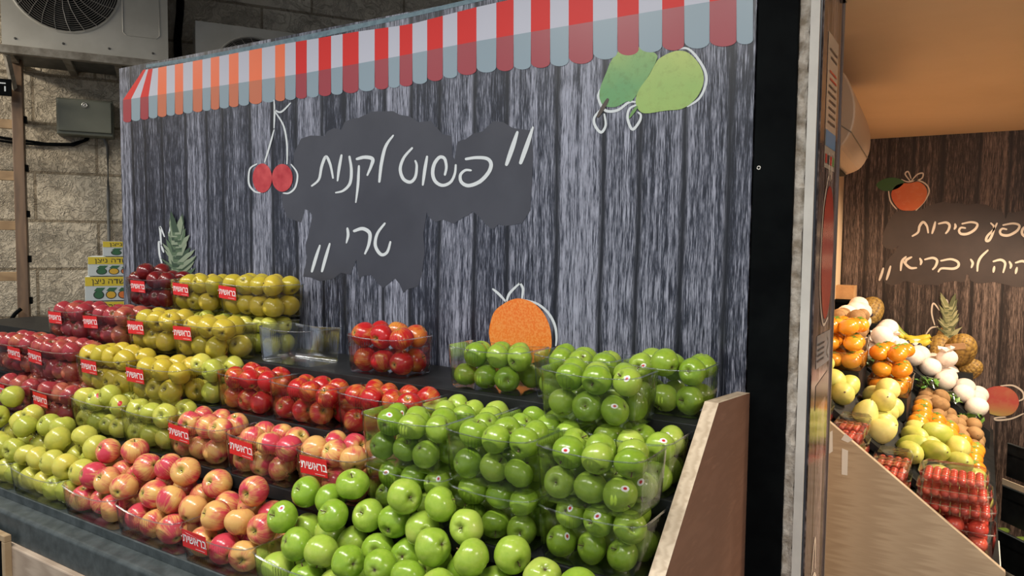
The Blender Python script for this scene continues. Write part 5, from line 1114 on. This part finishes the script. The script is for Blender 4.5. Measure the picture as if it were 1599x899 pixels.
# leafy packs
def leafy(p, label, w=0.09, d=0.07):
    o = empty('salad_pack', p, label, 'salad pack', 'bags of green leaves'); mb = MB()
    for i in range(26):
        c = Vector((random.uniform(-w/2, w/2), random.uniform(-d/2, d/2), random.uniform(0.005, 0.04))); a = random.random()*6; t = Vector((math.cos(a), math.sin(a), random.uniform(-.4, .8))).normalized(); s_ = t.cross(Vector((random.random(), random.random(), 1))).normalized()
        L = random.uniform(.018, .032); mb.add([c-t*L, c+s_*L*.5, c+t*L, c-s_*L*.5, c+Vector((0, 0, .006))], [(0, 1, 4), (1, 2, 4), (2, 3, 4), (3, 0, 4)])
    mb.build('leaves', LEAF, o)
    mb = MB(); k = 8; V = [((i/k-.5)*w*1.15, (j/k-.5)*d*1.15, 0.05*(1-(2*i/k-1)**4)*(1-(2*j/k-1)**4)+random.uniform(0, .006)) for j in range(k+1) for i in range(k+1)]
    mb.add(V, [(j*(k+1)+i, j*(k+1)+i+1, (j+1)*(k+1)+i+1, (j+1)*(k+1)+i) for j in range(k) for i in range(k)]); mb.build('bag', PET, o, True)
for i, (x, y, h, l) in enumerate(((-0.19, 4.10, 0.07, 'bag of green leaves between kiwis and wrapped fruit at left'), (-0.10, 4.13, 0.075, 'bag of green leaves behind the middle of the kiwis'), (0.0, 4.12, 0.06, 'bag of green leaves at the right end behind kiwis'), (-0.40, 3.76, 0.05, 'bag of green leaves above the middle persimmon punnet'), (-0.30, 3.78, 0.05, 'bag of green leaves right of another, above middle persimmons'))): leafy((x, y, deck(x, y)+h), l)
# cardboard box on a dark wall shelf at the far left
ws = empty('wall_shelf', (-0.62, 4.45, H-0.30), 'short dark shelf in the far left corner of shop', 'shelf'); mb = MB(); mb.box((-0.06, -0.12, 0), (0.075, 0.12, 0.015)); mb.box((-0.06, -0.10, -0.16), (0.06, 0.12, 0)); mb.build('board', STEEL, ws)
o = MB(); o.box((-0.05, -0.05, 0), (0.05, 0.05, 0.075)); t = o.build('cardboard_box', noisy('cardboard', (0.42, 0.22, 0.09), (0.52, 0.29, 0.12), 20, 0.7), bevel=0.002); t.location = (-0.615, 4.42, H-0.284); tag(t, 'small brown cardboard box on the dark corner shelf', 'box')

# diagonal black tiers in the right corner
E1 = Vector((0.65, -0.757, 0)).normalized(); E2 = Vector((0.757, 0.65, 0)).normalized()
r = ray(1562, 770); c0 = Wd(r*(3.75/r[1])); 
CT = Matrix(((E1.x, E2.x, 0, c0.x), (E1.y, E2.y, 0, c0.y), (0, 0, 1, 0), (0, 0, 0, 1)))
ct = empty('corner_tiers', (0, 0, 0), 'black stepped corner crates right of the shop display', 'display stand'); ct.matrix_world = CT
zc = c0.z
for i, (b, z) in enumerate(((-0.10, zc-0.30), (0.0, zc-0.16), (0.10, zc), (0.30, zc+0.13))):
    mb = MB(); E0 = (-0.03, -0.05, -0.1, -0.3)[i]; mb.box((E0, b, max(0, z-0.16)), (1.3, b+0.012, z)); mb.box((E0, b, z-0.06), (1.3, b+0.12, z-0.05)); mb.box((E0, b-0.003, z-0.004), (1.3, b, z), 1); mb.build('tier', [BLACK, RUBBER], ct)
mb = MB(); mb.box((-0.1, -0.003+0.1, zc+0.004), (1.3, 0.10, zc+0.03)); mb.build('price_rail', mat('price_rail', (0.66, 0.55, 0.40), 0.5), ct)
mb = MB(); mb.box((0.05, -0.08, 0), (1.3, 0.4, max(0.05, zc-0.50))); mb.build('plinth', OAK, ct)
for i, (a, b) in enumerate(((0.06, 0.17), (0.12, 0.165), (0.18, 0.17), (0.02, 0.20), (0.09, 0.225), (0.24, 0.165))):
    p = CT @ Vector((a-0.06, b, zc-0.05+0.068)); put_fruit('lemon', p, f"small yellow citrus, {['leftmost front', 'second front', 'third front', 'leftmost rear', 'middle rear', 'rightmost'][i]} on the black corner tiers", 'yellow citrus on the corner tiers')
cu = ell_mesh('cucumber', 0.016, 0.016, 0.06, fruit_skin('cucumber_skin', (0.13, 0.20, 0.03), (0.28, 0.33, 0.08), 20, 0.45))
for i in range(3):
    o = bpy.data.objects.new('squash', cu); COL.objects.link(o); p = CT @ Vector((-0.06+0.1*i, 0.06, zc-0.16-0.034)); o.location = p; o.rotation_euler = (math.radians(90), 0, math.radians(-42)); tag(o, f"pale green squash, {['left', 'middle', 'right'][i]} of three in the black corner tier", 'squash', 'squashes in the corner tiers')
# white counter corner
wt = MB(); wt.box((0.16, 2.15, H-1.06), (1.4, 2.62, H-1.03)); wc = empty('white_counter', (0.5, 2.4, 0), 'white counter top in the bottom right corner', 'counter'); o = wt.build('top', WHITE, None, bevel=0.004); o.parent = wc; o.matrix_parent_inverse = Matrix.Translation(-wc.location)
wt = MB(); wt.box((0.2, 2.2, 0), (1.38, 2.6, H-1.06)); o = wt.build('cabinet', PALEOAK); o.parent = wc; o.matrix_parent_inverse = Matrix.Translation(-wc.location)
